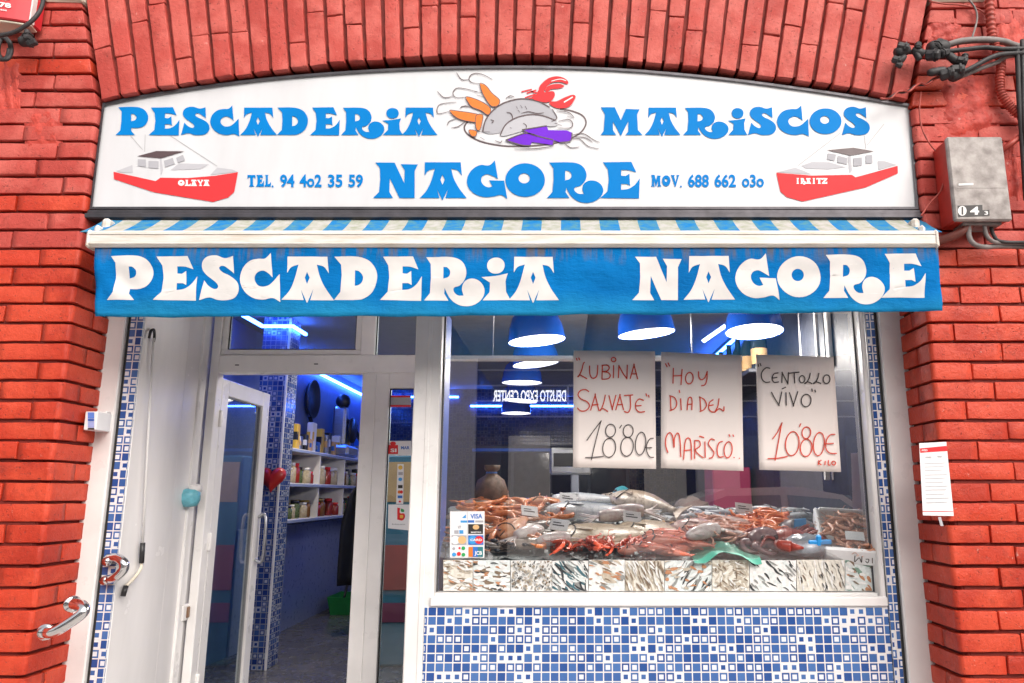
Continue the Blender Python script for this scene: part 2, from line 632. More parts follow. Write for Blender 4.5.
def sp(pts, sub=5):
    """outline with corner points (x, y) and smooth points (x, y, 1)"""
    n = len(pts)
    out = []

    def tan(i):
        a, b = pts[i - 1], pts[(i + 1) % n]
        return Vector((b[0] - a[0], b[1] - a[1])) * 0.5
    for i in range(n):
        a, b = pts[i], pts[(i + 1) % n]
        A, B = Vector(a[:2]), Vector(b[:2])
        sa, sb = len(a) > 2, len(b) > 2
        if not sa and not sb:
            out.append(A)
            continue
        ch = (B - A)
        ta = tan(i) if sa else ch
        tb = tan((i + 1) % n) if sb else ch
        if sa:
            ta = ta.normalized() * ch.length
        if sb:
            tb = tb.normalized() * ch.length
        for k in range(sub):
            t = k / sub
            out.append((2 * t ** 3 - 3 * t * t + 1) * A + (t ** 3 - 2 * t * t + t) * ta + (-2 * t ** 3 + 3 * t * t) * B + (t ** 3 - t * t) * tb)
    return [(p.x, p.y) for p in out]


def ell(cx, cy, rx, ry, n=20, rot=0.0):
    c, s = math.cos(rot), math.sin(rot)
    o = []
    for i in range(n):
        a = 2 * PI * i / n
        x, y = rx * math.cos(a), ry * math.sin(a)
        o.append((cx + x * c - y * s, cy + x * s + y * c))
    return o


# ------------------------------------------------------------------ the decorative alphabet (traced, cap 92..342)
GL = {
    'P': [[(92, 92), (240, 90, 1), (300, 115, 1), (329, 165, 1), (325, 220, 1), (295, 262, 1), (250, 278, 1), (198, 278), (195, 305), (225, 342), (70, 342), (108, 300), (117, 215), (118, 130)],
          [(195, 152), (215, 154, 1), (236, 178, 1), (228, 206, 1), (195, 218)]],
    'E': [[(352, 95), (528, 92), (558, 165), (510, 150, 1), (465, 148), (465, 188), (492, 190), (516, 174), (520, 256), (500, 245), (465, 245), (465, 285), (510, 278, 1), (548, 252, 1), (580, 205), (575, 345), (335, 342), (380, 295), (388, 215), (382, 145)]],
    'S': [[(788, 92), (792, 190), (760, 165, 1), (735, 148, 1), (715, 148, 1), (706, 160, 1), (722, 180, 1), (770, 205, 1), (810, 240, 1), (820, 285, 1), (800, 325, 1), (760, 341, 1), (700, 341, 1), (650, 326, 1), (592, 342), (620, 228), (640, 255, 1), (670, 275, 1), (692, 275, 1), (698, 258, 1), (680, 235, 1), (630, 195, 1), (608, 160, 1), (612, 122, 1), (640, 95, 1), (690, 88, 1), (740, 104, 1)]],
    'C': [[(1002, 75), (1012, 214), (985, 188, 1), (955, 175, 1), (925, 186, 1), (908, 215, 1), (920, 250, 1), (950, 266, 1), (995, 255, 1), (1052, 195), (1058, 355), (1015, 333, 1), (960, 342, 1), (900, 330, 1), (850, 290, 1), (826, 230, 1), (840, 165, 1), (880, 122, 1), (930, 108, 1), (970, 106, 1)]],
    'A': [[(130, 95), (355, 95), (362, 188), (335, 152, 1), (295, 140), (311, 205, 1), (345, 275, 1), (392, 342), (258, 342), (276, 280), (240, 358), (205, 282), (222, 342), (98, 342), (140, 290, 1), (170, 222, 1), (192, 140), (150, 155, 1), (128, 188)],
          [(240, 182), (255, 215), (240, 250), (227, 215)]],
    'D': [[(395, 95), (520, 95, 1), (590, 117, 1), (630, 170, 1), (636, 230, 1), (610, 298, 1), (555, 336, 1), (500, 342), (392, 340), (430, 295), (435, 200), (432, 140)],
          [(512, 172), (536, 179, 1), (557, 208, 1), (553, 238, 1), (534, 257, 1), (512, 262)]],
    'R': [[(35, 97), (180, 97, 1), (235, 118, 1), (263, 170, 1), (257, 220, 1), (225, 258, 1), (192, 270, 1), (192, 292, 1), (215, 312, 1), (247, 314), (238, 272, 1), (258, 233, 1), (300, 220, 1), (345, 240, 1), (367, 285, 1), (350, 335, 1), (300, 370, 1), (240, 374, 1), (190, 350, 1), (160, 315, 1), (139, 270), (136, 302), (160, 342), (22, 342), (55, 300), (62, 215), (60, 135)],
          [(133, 153), (155, 156, 1), (172, 180, 1), (164, 208, 1), (133, 220)]],
    'i': [[(350, 212), (430, 206), (500, 192), (487, 235), (490, 295), (515, 342), (355, 342), (395, 295), (398, 242)], 'sep',
          [(482, 145, 1), (468, 180, 1), (432, 193, 1), (396, 180, 1), (382, 145, 1), (396, 112, 1), (432, 99, 1), (468, 112, 1)]],
    'N': [[(85, 97), (205, 97), (265, 240), (268, 150), (243, 108), (350, 110), (330, 155), (330, 342), (235, 342), (175, 205), (172, 300), (195, 342), (70, 342), (108, 300), (115, 215), (113, 135)]],
    'G': [[(830, 82), (850, 210), (815, 190, 1), (785, 178, 1), (755, 190, 1), (745, 220, 1), (760, 252, 1), (790, 268, 1), (815, 262), (795, 220), (888, 222), (908, 348), (870, 322, 1), (820, 332, 1), (760, 335, 1), (700, 310, 1), (662, 260, 1), (660, 200, 1), (690, 145, 1), (740, 114, 1), (795, 116, 1)]],
    'O': [ell(168, 218, 123, 116, 36), ell(162, 206, 35, 35, 20)],
    'M': [[(40, 92), (166, 92), (220, 210), (265, 107), (389, 111), (367, 156), (374, 297), (415, 342), (261, 342), (287, 310), (287, 220), (220, 351), (149, 220), (149, 297), (178, 342), (38, 342), (66, 304), (76, 156)]],
}
GL.update({
    'L': [[(95, 95), (195, 95), (180, 130), (180, 290), (230, 285), (275, 235), (270, 342), (70, 342), (108, 300), (118, 215), (118, 130)]],
    'T': [[(80, 95), (330, 95), (335, 185), (300, 150), (255, 140), (255, 300), (290, 342), (130, 342), (165, 300), (165, 140), (110, 150), (80, 185)]],
    'V': [[(60, 95), (190, 95), (170, 130), (220, 250), (262, 130), (240, 95), (345, 95), (310, 140), (225, 342), (190, 342), (95, 140)]],
    'Y': [[(60, 95), (190, 95), (172, 125), (215, 195), (255, 125), (240, 95), (340, 95), (310, 135), (250, 235), (250, 300), (285, 342), (145, 342), (178, 300), (178, 235), (95, 135)]],
    'Z': [[(90, 95), (330, 95), (330, 130), (190, 290), (260, 285), (320, 235), (325, 342), (70, 342), (70, 305), (210, 148), (150, 150), (95, 190)]],
    'I': [[(85, 95), (225, 95), (195, 140), (195, 300), (225, 342), (85, 342), (115, 300), (115, 140)]],
    '.': [ell(168, 322, 22, 22, 12)],
})
GB = {}
for k, lp in GL.items():
    xs = [p[0] for l in lp if l != 'sep' for p in l]
    GB[k] = (min(xs), max(xs))


def glyph(mb, ch, x0, x1, yb, h, mp, mi=0):
    a, b = GB[ch]
    cur = []
    groups = [cur]
    for l in GL[ch]:
        if l == 'sep':
            cur = []
            groups.append(cur)
            continue
        q = sp(l, 5) if any(len(p) > 2 for p in l) else [p[:2] for p in l]
        cur.append([(x0 + (p[0] - a) / (b - a) * (x1 - x0), yb + (p[1] - 342) / 250 * h) for p in q])
    for g in groups:
        mb.flat(g, mp, mi)


VAL1 = [('P', 107.3, 152.8), ('E', 153.9, 196.9), ('S', 199.1, 239.1), ('C', 240.2, 281.0), ('A', 282.2, 333.9), ('D', 333.9, 377.0), ('E', 380.3, 421.8), ('R', 423.9, 484.5), ('i', 481.5, 510.5), ('A', 508.8, 559.0)]
VAL2 = [('N', 632.3, 681.5), ('A', 683.6, 735.0), ('G', 735.8, 779.6), ('O', 777.4, 820.8), ('R', 823.1, 884.8), ('E', 881.4, 924.8)]


def run(mb, seq, x0, x1, yb, h, mp, mi=0):
    a, b = seq[0][1], seq[-1][2]
    k = (x1 - x0) / (b - a)
    for ch, l, r in seq:
        glyph(mb, ch, x0 + (l - a) * k, x0 + (r - a) * k, yb, h, mp, mi)
# ------------------------------------------------------------------ setting
YF = 0.30          # plane of the shopfront
FLZ = 0.2
m = MB(); m.box(-14, 14, -4.2, 8.0, -0.3, 0.0, 0.01)
m.build('pavement', M['paving'], kind='structure')
m = MB(); m.box(-60, 60, -9.0, -4.2, -0.5, -0.13, 0.01)
m.build('road', M['asphalt'], kind='structure')
m = MB(); m.box(-60, 60, -12.2, -9.0, -0.4, 0.0, 0.01)
m.build('far_pavement', M['paving'], kind='structure')
m = MB(); m.box(-120, 120, -120, 120, -0.9, -0.6, 0.01)
m.build('ground', M['asphalt'], kind='structure')

# ------------------------------------------------------------------ brick facade
PITCH, JT = 0.0922, 0.0138
facade = thing('brick_facade', 'red painted brick facade with a flat arch over the shopfront', 'facade', (0, 0.15, 0))
xl_low = px(92, 470, YF).x
xr_low = px(912, 470, YF).x
xl_up = px(85, 205, 0.0).x
xr_up = px(922, 205, 0.0).x
ZAW = px(500, 235, -0.1).z       # awning height splits lower and upper piers
arch_px = [(60, 112), (100, 100), (116, 95), (236, 75), (337, 62), (430, 56), (512, 54), (600, 57), (714, 67), (848, 87), (910, 100), (960, 111)]
arch_w = [px(x, y, 0) for x, y in arch_px]


def arch_z(X):
    for a, b in zip(arch_w, arch_w[1:]):
        if a.x <= X <= b.x:
            t = (X - a.x) / (b.x - a.x)
            return a.z + t * (b.z - a.z)
    return arch_w[0].z if X < 0 else arch_w[-1].z


aL0, aL1 = px(99, 101, 0), px(84, 0, 0)
aR0, aR1 = px(909, 102, 0), px(929, 0, 0)
kL = (aL1.x - aL0.x) / (aL1.z - aL0.z)
kR = (aR1.x - aR0.x) / (aR1.z - aR0.z)


def lean(X):
    t = (X - aL0.x) / (aR0.x - aL0.x)
    return kL + (kR - kL) * t


def pier(side):
    mb = MB()
    sgn = -1 if side < 0 else 1
    k = 0
    z = -0.05
    rad = 0.022
    while z < 4.6:
        z0, z1 = z + JT / 2, z + PITCH - JT / 2
        zm = (z0 + z1) / 2
        low = zm < ZAW
        xc = (xl_low if low else xl_up) if side < 0 else (xr_low if low else xr_up)
        a0, k0 = (aL0, kL) if side < 0 else (aR0, kR)
        archz = zm > a0.z - 0.02
        if archz:
            xc = a0.x + k0 * (zm - a0.z) + sgn * 0.016
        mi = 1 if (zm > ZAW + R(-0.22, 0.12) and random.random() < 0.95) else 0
        dy = R(-0.004, 0.004)
        x = xc
        first = True
        odd = k % 2
        off = (0.16 if odd else 0.30) + R(-0.05, 0.05)
        lim = 3.9
        while abs(x) < lim and (x * sgn) < lim:
            L = off if first else R(0.27, 0.36)
            x2 = x + sgn * L
            if first and not archz:
                r = rad if low else 0.02
                c0 = dy + R(-0.003, 0.003)
                d1 = 0.30 if (odd or not low) else 0.15 + R(-.02, .02)
                out = [(x2, c0)]
                for q in range(11):
                    an = PI / 2 * q / 10
                    out.append((x + sgn * (r - r * math.sin(an)), c0 + r - r * math.cos(an)))
                out += [(x + sgn * R(-.002, .002), d1), (x2, d1)]
                mb.plan(out, z0 + R(-.0025, .0025), z1 + R(-.0025, .0025), R(0.002, 0.0045), mi)
                if d1 < 0.28:
                    mb.box(min(x, x2), max(x, x2), d1 + 0.011, 0.31, z0, z1, 0.005, mi, 0.0012)
            else:
                a, b = sorted((x, x2))
                if archz and first:
                    zt = z1 - a0.z
                    cs = []
                    for i in range(8):
                        zz = z1 if i & 4 else z0
                        xe = a0.x + k0 * (zz - a0.z) + sgn * 0.016
                        xx = (xe if ((i & 1) == (1 if sgn < 0 else 0)) else x2)
                        cs.append((xx, 0.12 if i & 2 else dy, zz))
                    mb.hexa(cs, 0.006, mi, 0.0015)
                else:
                    mb.box(a, b, dy + R(-0.003, 0.003), 0.12, z0 + R(-.002, .002), z1 + R(-.002, .002), R(0.0025, 0.005), mi, 0.0026)
            x = x2 + sgn * R(0.006, 0.011)
            first = False
        z += PITCH
        k += 1
    roughen(mb.build('brick_pier', [M['brick'], M['brick_pale']], facade), .045, .0019, 30)
    # recessed joints
    mj = MB()
    zc0 = 4.6
    xo = sgn * 3.9
    g = 0.015
    xi = (xl_low if side < 0 else xr_low) + sgn * 0.024
    xu = (xl_up if side < 0 else xr_up) + sgn * 0.02
    mj.box(min(xi + sgn * .03, xo), max(xi + sgn * .03, xo), g, 0.29, -0.05, ZAW, 0.001)
    mj.box(min(xi, xi + sgn * .1), max(xi, xi + sgn * .1), .04, 0.292, -0.05, ZAW, 0.001)
    mj.prism([(xi + sgn * .02, g + .003, -.05), (xi + sgn * .1, g + .003, -.05), (xi + sgn * .1, .12, -.05), (xi + sgn * .003, .12, -.05), (xi + sgn * .003, .035, -.05)], (0, 0, ZAW + .05))
    mj.box(min(xu, xo), max(xu, xo), g + 0.002, 0.28, ZAW + .001, a0.z - .02, 0.001)
    mj.prism([(xu, g + .004, a0.z - .018), (xo, g + .004, a0.z - .018), (xo, g + .004, 4.6), (a0.x + k0 * (4.6 - a0.z) + sgn * .03, g + .004, 4.6), (a0.x + sgn * .03, g + .004, a0.z)], (0, .08, 0))
    mj.build('mortar_joint', M['mortar'], facade)


pier(-1)
pier(1)

# the arch: two bricks long, standing on end
mb = MB()
X = aL0.x + 0.004
nA = round((aR0.x - aL0.x) / 0.0945)
w = (aR0.x - aL0.x) / nA
jt = 0.0165
for i in range(nA):
    xa, xb = aL0.x + i * w + jt / 2 + R(-.002, .002), aL0.x + (i + 1) * w - jt / 2 + R(-.002, .002)
    za, zb = arch_z(xa), arch_z(xb)
    zj = R(-.006, .006)
    h = 0.0
    first = [0.27, 0.15, 0.44, 0.21][(i * 7 + i // 3) % 4] * R(.85, 1.15)
    dy = R(-.005, .005)
    la, lb = lean(xa), lean(xb)
    while h < 1.25:
        L = first if h == 0 else R(0.36, 0.5)
        h2 = h + L
        cs = []
        d2 = 0.295
        for q in range(8):
            hh = h2 if q & 4 else h
            if q & 1:
                p = (xb + lb * hh, zb + hh)
            else:
                p = (xa + la * hh, za + hh)
            cs.append((p[0], d2 if q & 2 else dy, p[1] + zj))
        mb.hexa(cs, R(.003, .005), 0, 0.003)
        h = h2 + 0.005
        dy += R(-.003, .003)
roughen(mb.build('brick_arch', [M['brick_pale']], facade), .05, .0022, 30)
mj = MB()
pts = []
n = 40
for i in range(n + 1):
    x = aL0.x + (aR0.x - aL0.x) * i / n
    pts.append((x, 0.018, arch_z(x) + 0.022))
pts += [(aR0.x + kR * 1.3, 0.018, aR0.z + 1.3), (aL0.x + kL * 1.3, 0.018, aL0.z + 1.3)]
mj.prism(pts, (0, .26, 0))
mj.build('mortar_joint', M['mortar'], facade)
# pale stone blocks in line with the arch crown
for a, b in ((44, 83), (933, 986)):
    sb = MB()
    p, q = px(a, 1.5, -.01), px(b, 1.5, -.01)
    sb.box(p.x, q.x, -0.014, 0.1, p.z, p.z + 0.3, 0.01, 0, 0.004)
    sb.build('stone_block', M['stone'], facade)
sb = MB(); sb.box(-3.9, 3.9, 0.31, 0.42, px(500, 100, .3).z - .2, 5.2, 0.01); sb.box(-3.9, 3.9, 0.14, 0.30, 4.61, 5.2, .01)
sb.build('backing_wall', M['mortar'], facade)

# old render smeared over the bricks
def patch(x0, y0, x1, y1, thick, seed):
    rs = random.Random(seed)
    mbp = MB()
    nx, ny = 34, 26
    vs, fs = [], []
    for j in range(ny + 1):
        for i in range(nx + 1):
            u, v = i / nx, j / ny
            p = px(x0 + (x1 - x0) * u, y0 + (y1 - y0) * v, 0)
            e = min(u, 1 - u, v, 1 - v) * 5
            hh = (min(1, e) - 0.5) * thick
            hh += thick * 0.55 * (math.sin(u * 13 + v * 7 + seed) * math.sin(v * 11 - u * 5 + seed * 2)) + rs.uniform(-.25, .25) * thick
            vs.append((p.x, -hh + 0.0015, p.z))
    for j in range(ny):
        for i in range(nx):
            a = j * (nx + 1) + i
            fs.append([a, a + 1, a + nx + 2, a + nx + 1])
    mbp.add(vs, fs, 0, True)
    return mbp


for a in ((935, 74, 1001, 136, 0.016, 3), (24, 108, 62, 146, 0.007, 5), (996, 8, 1030, 60, .01, 8), (1004, 140, 1030, 200, .012, 12), (928, 18, 962, 44, .008, 9), (-8, 60, 20, 112, .009, 21)):
    patch(*a).build('render_patch', M['patch'], facade)

# ------------------------------------------------------------------ sign
YS = 0.035
sign = thing('shop_sign', 'wide white sign with arched top, blue fishmonger lettering, two boats and a seafood platter', 'shop sign', (px(505, 210, YS).x, YS + .1, px(505, 212, YS).z))
top = [(102.5, 103), (150, 93.5), (225, 82.5), (300, 74.5), (400, 68), (512, 65.5), (615, 68), (720, 77), (820, 90), (911, 104)]
topc = crom([Vector(p) for p in top], 4)
outl = [(p.x, p.y) for p in topc] + [(919, 209), (89.5, 209)]
mS = lambda x, y: px(x, y, YS)
mS1 = lambda x, y: px(x, y, YS - 0.0015)
mS2 = lambda x, y: px(x, y, YS - 0.003)
mS3 = lambda x, y: px(x, y, YS - 0.0045)
cxm, cym = 505, 145
inner = []
nn = len(outl)
for i, (x, y) in enumerate(outl):
    a, b = Vector(outl[i - 1]), Vector(outl[(i + 1) % nn])
    p = Vector((x, y))
    t1, t2 = (p - a).normalized(), (b - p).normalized()
    n_ = Vector((-t1.y - t2.y, t1.x + t2.x))
    n_ = n_ / max(.5, n_.length_squared) * 2
    inner.append(tuple(p + n_ * 2.3))
mb = MB()
mb.prism([px(x, y, YS + 0.006) for x, y in inner], (0, .18, 0))
mb.build('panel', M['sign_white'], sign)
# re-map graphics onto the front of the panel
YP = YS + 0.006
mS1 = lambda x, y: px(x, y, YP - 0.0015)
mS2 = lambda x, y: px(x, y, YP - 0.003)
mS3 = lambda x, y: px(x, y, YP - 0.0045)
fr = MB()
# frame: ring of the outline
vs, fs = [], []
for i in range(nn):
    vs += [px(*outl[i], YS - .006), px(*inner[i], YS - .006), px(*inner[i], YS + .012), px(*outl[i], YS + .2)]
for i in range(nn):
    j = (i + 1) % nn
    for k in range(4):
        l = (k + 1) % 4
        fs.append([4 * i + k, 4 * i + l, 4 * j + l, 4 * j + k])
fr.add(vs, fs)
a, b = px(88.5, 210, YS), px(920, 210, YS)
fr.box(a.x, b.x, YS - .012, YS + .2, px(500, 219.5, YS).z, a.z - .002, .003)
fr.box(a.x - .004, b.x + .004, YS - .022, YS - .012, px(500, 219, YS).z, px(500, 214.5, YS).z, .002)
fr.build('frame', M['sign_frame'], sign)

mb = MB(); run(mb, VAL1, 115.5, 437.5, 135, 27.8, mS2); mb.build('lettering', M['ink_blue'], sign)
mb = MB()
for ch, a, b in [('M', 600.6, 642.5), ('A', 644.6, 680.6), ('R', 683, 728.6), ('i', 727.8, 747.5), ('S', 748, 776), ('C', 777, 809), ('O', 809.6, 841.5), ('S', 842, 869.8)]:
    glyph(mb, ch, a, b, 135, 27.8, mS2)
mb.build('lettering', M['ink_blue'], sign)
mb = MB(); run(mb, VAL2, 373, 639.8, 198, 36.2, mS2); mb.build('lettering', M['ink_blue'], sign)


def words(mb, items, yb, h, mp, bold=.035):
    for s, a, b in items:
        mb.text(s, mp, a, b, yb, h, 0, bold)


mb = MB()
words(mb, [('94', 280, 294.5), ('4o2', 299.5, 321.5), ('35', 328, 342.5), ('59', 348.5, 363)], 186.6, 11.8, mS2, .032)
for ch, a_, b_ in (('T', 247.5, 255.5), ('E', 255.8, 264), ('L', 264.2, 271), ('.', 271.6, 273.6)):
    glyph(mb, ch, a_, b_, 186.6 if ch != '.' else 187.4, 11.8, mS2)
mb.build('phone_number', M['ink_blue'], sign)
mb = MB()
words(mb, [('688', 688, 709), ('662', 714.5, 736), ('o3o', 742, 764)], 186.6, 11.8, mS2, .032)
for ch, a_, b_ in (('M', 651, 661.5), ('O', 662, 670.5), ('V', 670.8, 679.5), ('.', 680, 682)):
    glyph(mb, ch, a_, b_, 186.6 if ch != '.' else 187.4, 11.8, mS2)
mb.build('phone_number', M['ink_blue'], sign)


def boat(K, x0, y0, hull, roof, wins, greys, lines, name, tx):
    mp1 = lambda x, y: mS1(x0 + x / K, y0 + y / K)
    mp2 = lambda x, y: mS2(x0 + x / K, y0 + y / K)
    mp3 = lambda x, y: mS3(x0 + x / K, y0 + y / K)
    mb = MB()
    for g in greys:
        mb.flat([g], mp1, 1)
    mb.flat([hull], mp2, 0)
    mb.flat([roof], mp2, 2)
    for w_ in wins:
        mb.flat([w_], mp2, 3)
    for l in lines:
        mb.ribbon(l, 4.5, mp1, 4)
    a_, b_, yb_, h_ = tx
    wd = (b_ - a_) / len(name)
    for i, ch in enumerate(name):
        w_ = wd * (.5 if ch == 'I' else 1.04)
        c_ = a_ + wd * (i + .5)
        glyph(mb, ch, c_ - w_ / 2, c_ + w_ / 2, yb_, h_, mp3, 5)
    o = mb.build('boat_picture', [M['ink_red'], M['ink_pale'], M['ink_dark'], M['ink_grey'], M['ink_line'], M['ink_white']], sign)


boat(7.314, 105, 125, [(62, 342), (370, 410), (405, 385), (600, 388), (800, 372), (972, 345), (945, 490), (900, 530), (790, 562), (360, 492), (65, 395)],
     [(235, 228), (375, 190), (580, 192), (410, 243)],
     [[(240, 250), (298, 252), (300, 308), (240, 298)], [(318, 262), (392, 265), (390, 318), (318, 312)], [(430, 262), (495, 240), (510, 285), (440, 308)], [(520, 240), (570, 218), (585, 258), (535, 275)]],
     [[(480, 330), (540, 280), (760, 288), (700, 322)], [(770, 365), (820, 312), (930, 325), (970, 342)], [(80, 338), (200, 293), (204, 348), (140, 350)], [(400, 250), (412, 243), (425, 330), (408, 370)]],
     [[(290, 195), (294, 70)], [(275, 180), (170, 60)], [(480, 80), (820, 300)]], 'OLAYA', (535, 765, 446, 46))
boat(7.193, 770, 115, [(45, 415), (300, 435), (590, 430), (615, 448), (700, 425), (918, 365), (920, 420), (690, 520), (235, 622), (120, 590), (75, 550)],
     [(410, 252), (600, 235), (750, 260), (580, 292)],
     [[(415, 275), (475, 285), (465, 330), (410, 318)], [(490, 292), (555, 310), (555, 355), (485, 340)], [(600, 310), (660, 305), (662, 362), (600, 368)], [(690, 290), (735, 285), (738, 345), (690, 350)]],
     [[(225, 365), (300, 338), (420, 338), (545, 375), (420, 390), (260, 385)], [(50, 412), (180, 378), (245, 402), (300, 427)], [(775, 330), (820, 330), (910, 358), (780, 395)], [(560, 300), (580, 293), (590, 400), (572, 420)]],
     [[(200, 365), (505, 130)], [(680, 150), (690, 240)], [(700, 215), (820, 65)]], 'IRAITZ', (180, 412, 495, 42))

# the platter
K = 5.689
q1 = lambda x, y: mS1(430 + x / K, 65 + y / K)
q2 = lambda x, y: mS2(430 + x / K, 65 + y / K)
q3 = lambda x, y: mS3(430 + x / K, 65 + y / K)
q4 = lambda x, y: px(430 + x / K, 65 + y / K, YP - .006)
q5 = lambda x, y: px(430 + x / K, 65 + y / K, YP - .0075)
mb = MB()
S1 = lambda l: [(x, y, 1) for x, y in l]
mb.ribbon([(215, 320), (195, 355), (215, 395), (290, 435), (400, 458), (500, 462), (640, 455), (760, 432), (850, 390), (887, 335), (870, 290), (810, 262), (740, 250)], 9, q1, 3)
mb.flat([sp(S1([(300, 378), (318, 310), (365, 252), (430, 212), (520, 192), (610, 205), (680, 240), (722, 295), (690, 320), (560, 330), (400, 385)]))], q2, 1)
mb.ribbon([(300, 378), (318, 310), (365, 252), (430, 212), (520, 192), (610, 205), (680, 240)], 8, q3, 3)
mb.flat([sp(S1([(400, 398), (430, 340), (490, 300), (570, 282), (640, 288), (715, 315), (720, 345), (640, 348), (540, 372), (430, 402)]))], q3, 2)
mb.ribbon([(400, 398), (430, 340), (490, 300), (570, 282), (640, 288), (715, 315)], 7, q4, 3)
for l in [[(435, 268), (460, 275), (470, 300), (462, 315)], [(530, 330), (548, 345), (545, 365)], [(345, 310), (362, 318), (350, 330)], [(455, 355), (465, 360)], [(520, 275), (560, 265), (610, 275), (650, 270)], [(280, 380), (340, 380)],
          [(490, 235), (500, 250)], [(515, 228), (525, 245)], [(540, 232), (550, 250)], [(500, 255), (512, 270)],
          [(430, 190), (455, 175), (480, 182)], [(440, 180), (470, 185)],
          [(720, 260), (790, 270), (822, 302)], [(730, 320), (790, 310), (812, 335), (795, 358), (725, 358)], [(695, 250), (722, 300), (690, 322)], [(710, 330), (750, 345)], [(780, 290), (815, 300)],
          [(285, 410), (310, 425)], [(370, 430), (400, 440), (410, 430)], [(480, 478), (600, 475), (700, 462)]]:
    mb.ribbon(l, 5, q4, 3, taper=True)
mb.flat([[(430, 427), (540, 388), (525, 368), (665, 345), (672, 370), (780, 372), (808, 385), (800, 430), (740, 440), (706, 428), (700, 455), (580, 438), (570, 458), (520, 455)]], q4, 5)
for l in [[(430, 427), (540, 388), (620, 405)], [(525, 368), (580, 395), (700, 425)], [(525, 368), (665, 345)], [(706, 428), (700, 455)], [(430, 427), (520, 455), (570, 458)], [(740, 440), (800, 430), (808, 385)]]:
    mb.ribbon(l, 6, q5, 3)
for g in [[(285, 105), (320, 120), (352, 160), (396, 200), (385, 232), (350, 235), (318, 195), (295, 150)], [(205, 182), (260, 195), (320, 225), (347, 255), (330, 285), (290, 260), (240, 240), (215, 210)],
          [(112, 260), (170, 265), (240, 275), (290, 290), (280, 325), (210, 320), (150, 300)], [(262, 290), (300, 285), (296, 330), (282, 372), (262, 360)], [(222, 372), (265, 378), (260, 405), (235, 404)]]:
    oi = .00012 * len(mb.v) / 40
    qa = lambda x, y: q3(x, y) + Vector((0, -oi, 0))
    qb = lambda x, y: q3(x, y) + Vector((0, -oi - .00006, 0))
    mb.flat([sp([(*g[0], )] + S1(g[1:]))], qa, 4)
    mb.ribbon(g, 4, qb, 3, closed=True, sub=4)
for l in [[(285, 105), (240, 100), (222, 80), (240, 52), (290, 50), (355, 82)], [(222, 82), (180, 82), (150, 42)], [(205, 182), (150, 185), (130, 160), (152, 132), (200, 135), (270, 152)], [(132, 178), (80, 185), (42, 150)],
          [(112, 262), (50, 277), (40, 252), (62, 222), (150, 211)], [(150, 305), (110, 320), (98, 342)], [(200, 322), (160, 350), (122, 356)], [(220, 226), (178, 236)], [(240, 240), (190, 235), (170, 245)], [(310, 160), (250, 150)], [(265, 170), (300, 180)],
          [(800, 400), (870, 390), (930, 425), (965, 440)], [(800, 422), (850, 420), (900, 462), (960, 476)], [(760, 440), (800, 470), (850, 466)], [(820, 410), (880, 412), (925, 440)]]:
    mb.ribbon(l, 4.5, q3, 3, taper=True)
for g in [[(620, 130), (640, 100), (680, 72), (730, 64), (776, 82), (785, 106), (750, 97), (700, 98), (670, 115), (650, 145), (625, 150)], [(665, 125), (705, 108), (762, 116), (735, 132), (690, 136), (660, 152)],
          [(580, 182), (620, 160), (660, 155), (702, 150), (710, 172), (690, 202), (660, 212), (620, 205), (590, 196)], [(680, 212), (720, 206), (775, 180), (825, 172), (815, 208), (790, 237), (740, 246), (700, 236)], [(612, 150), (632, 140), (652, 160), (625, 175)]]:
    oi = .0001 * ((len(mb.v) // 7) % 23)
    mb.flat([sp(S1(g))], (lambda x, y, oi=oi: q4(x, y) + Vector((0, oi * .5, 0))), 0)
mb.ribbon([(762, 212), (812, 182)], 7, q4, 6, sub=1)
mb.ribbon([(690, 92), (740, 80), (775, 90)], 4, q4, 6)
for l in [[(540, 186), (600, 165)], [(550, 160), (605, 142)], [(520, 152), (580, 138)], [(560, 192), (610, 180)], [(575, 150), (620, 160)]]:
    mb.ribbon(l, 7, q3, 0, sub=1)
mb.build('platter_picture', [M['ink_red'], M['ink_grey'], M['ink_pale'], M['ink_dark'], M['ink_orange'], M['ink_purple'], M['ink_white']], sign)

# ------------------------------------------------------------------ awning
YB = -0.17         # front of the awning bar
M['awn_blue'] = mat('blue_awning_stripe', (0.008, 0.17, 0.46), 0.85, spec=.1, var=0.3, scale=26, col2=(0.08, 0.24, 0.30))
M['awn_white'] = mat('white_awning_stripe', (0.45, 0.44, 0.425), 0.85, var=0.3, scale=26, spec=.1, col2=(0.31, 0.33, 0.25))
M['bar'] = mat('white_awning_bar', (0.72, 0.70, 0.67), 0.4, var=0.22, scale=6, stretch=(1, 1, 8), col2=(0.58, 0.52, 0.44))
M['vletter'] = mat('printed_white', (0.64, 0.625, 0.61), 0.8, var=0.10, scale=9)


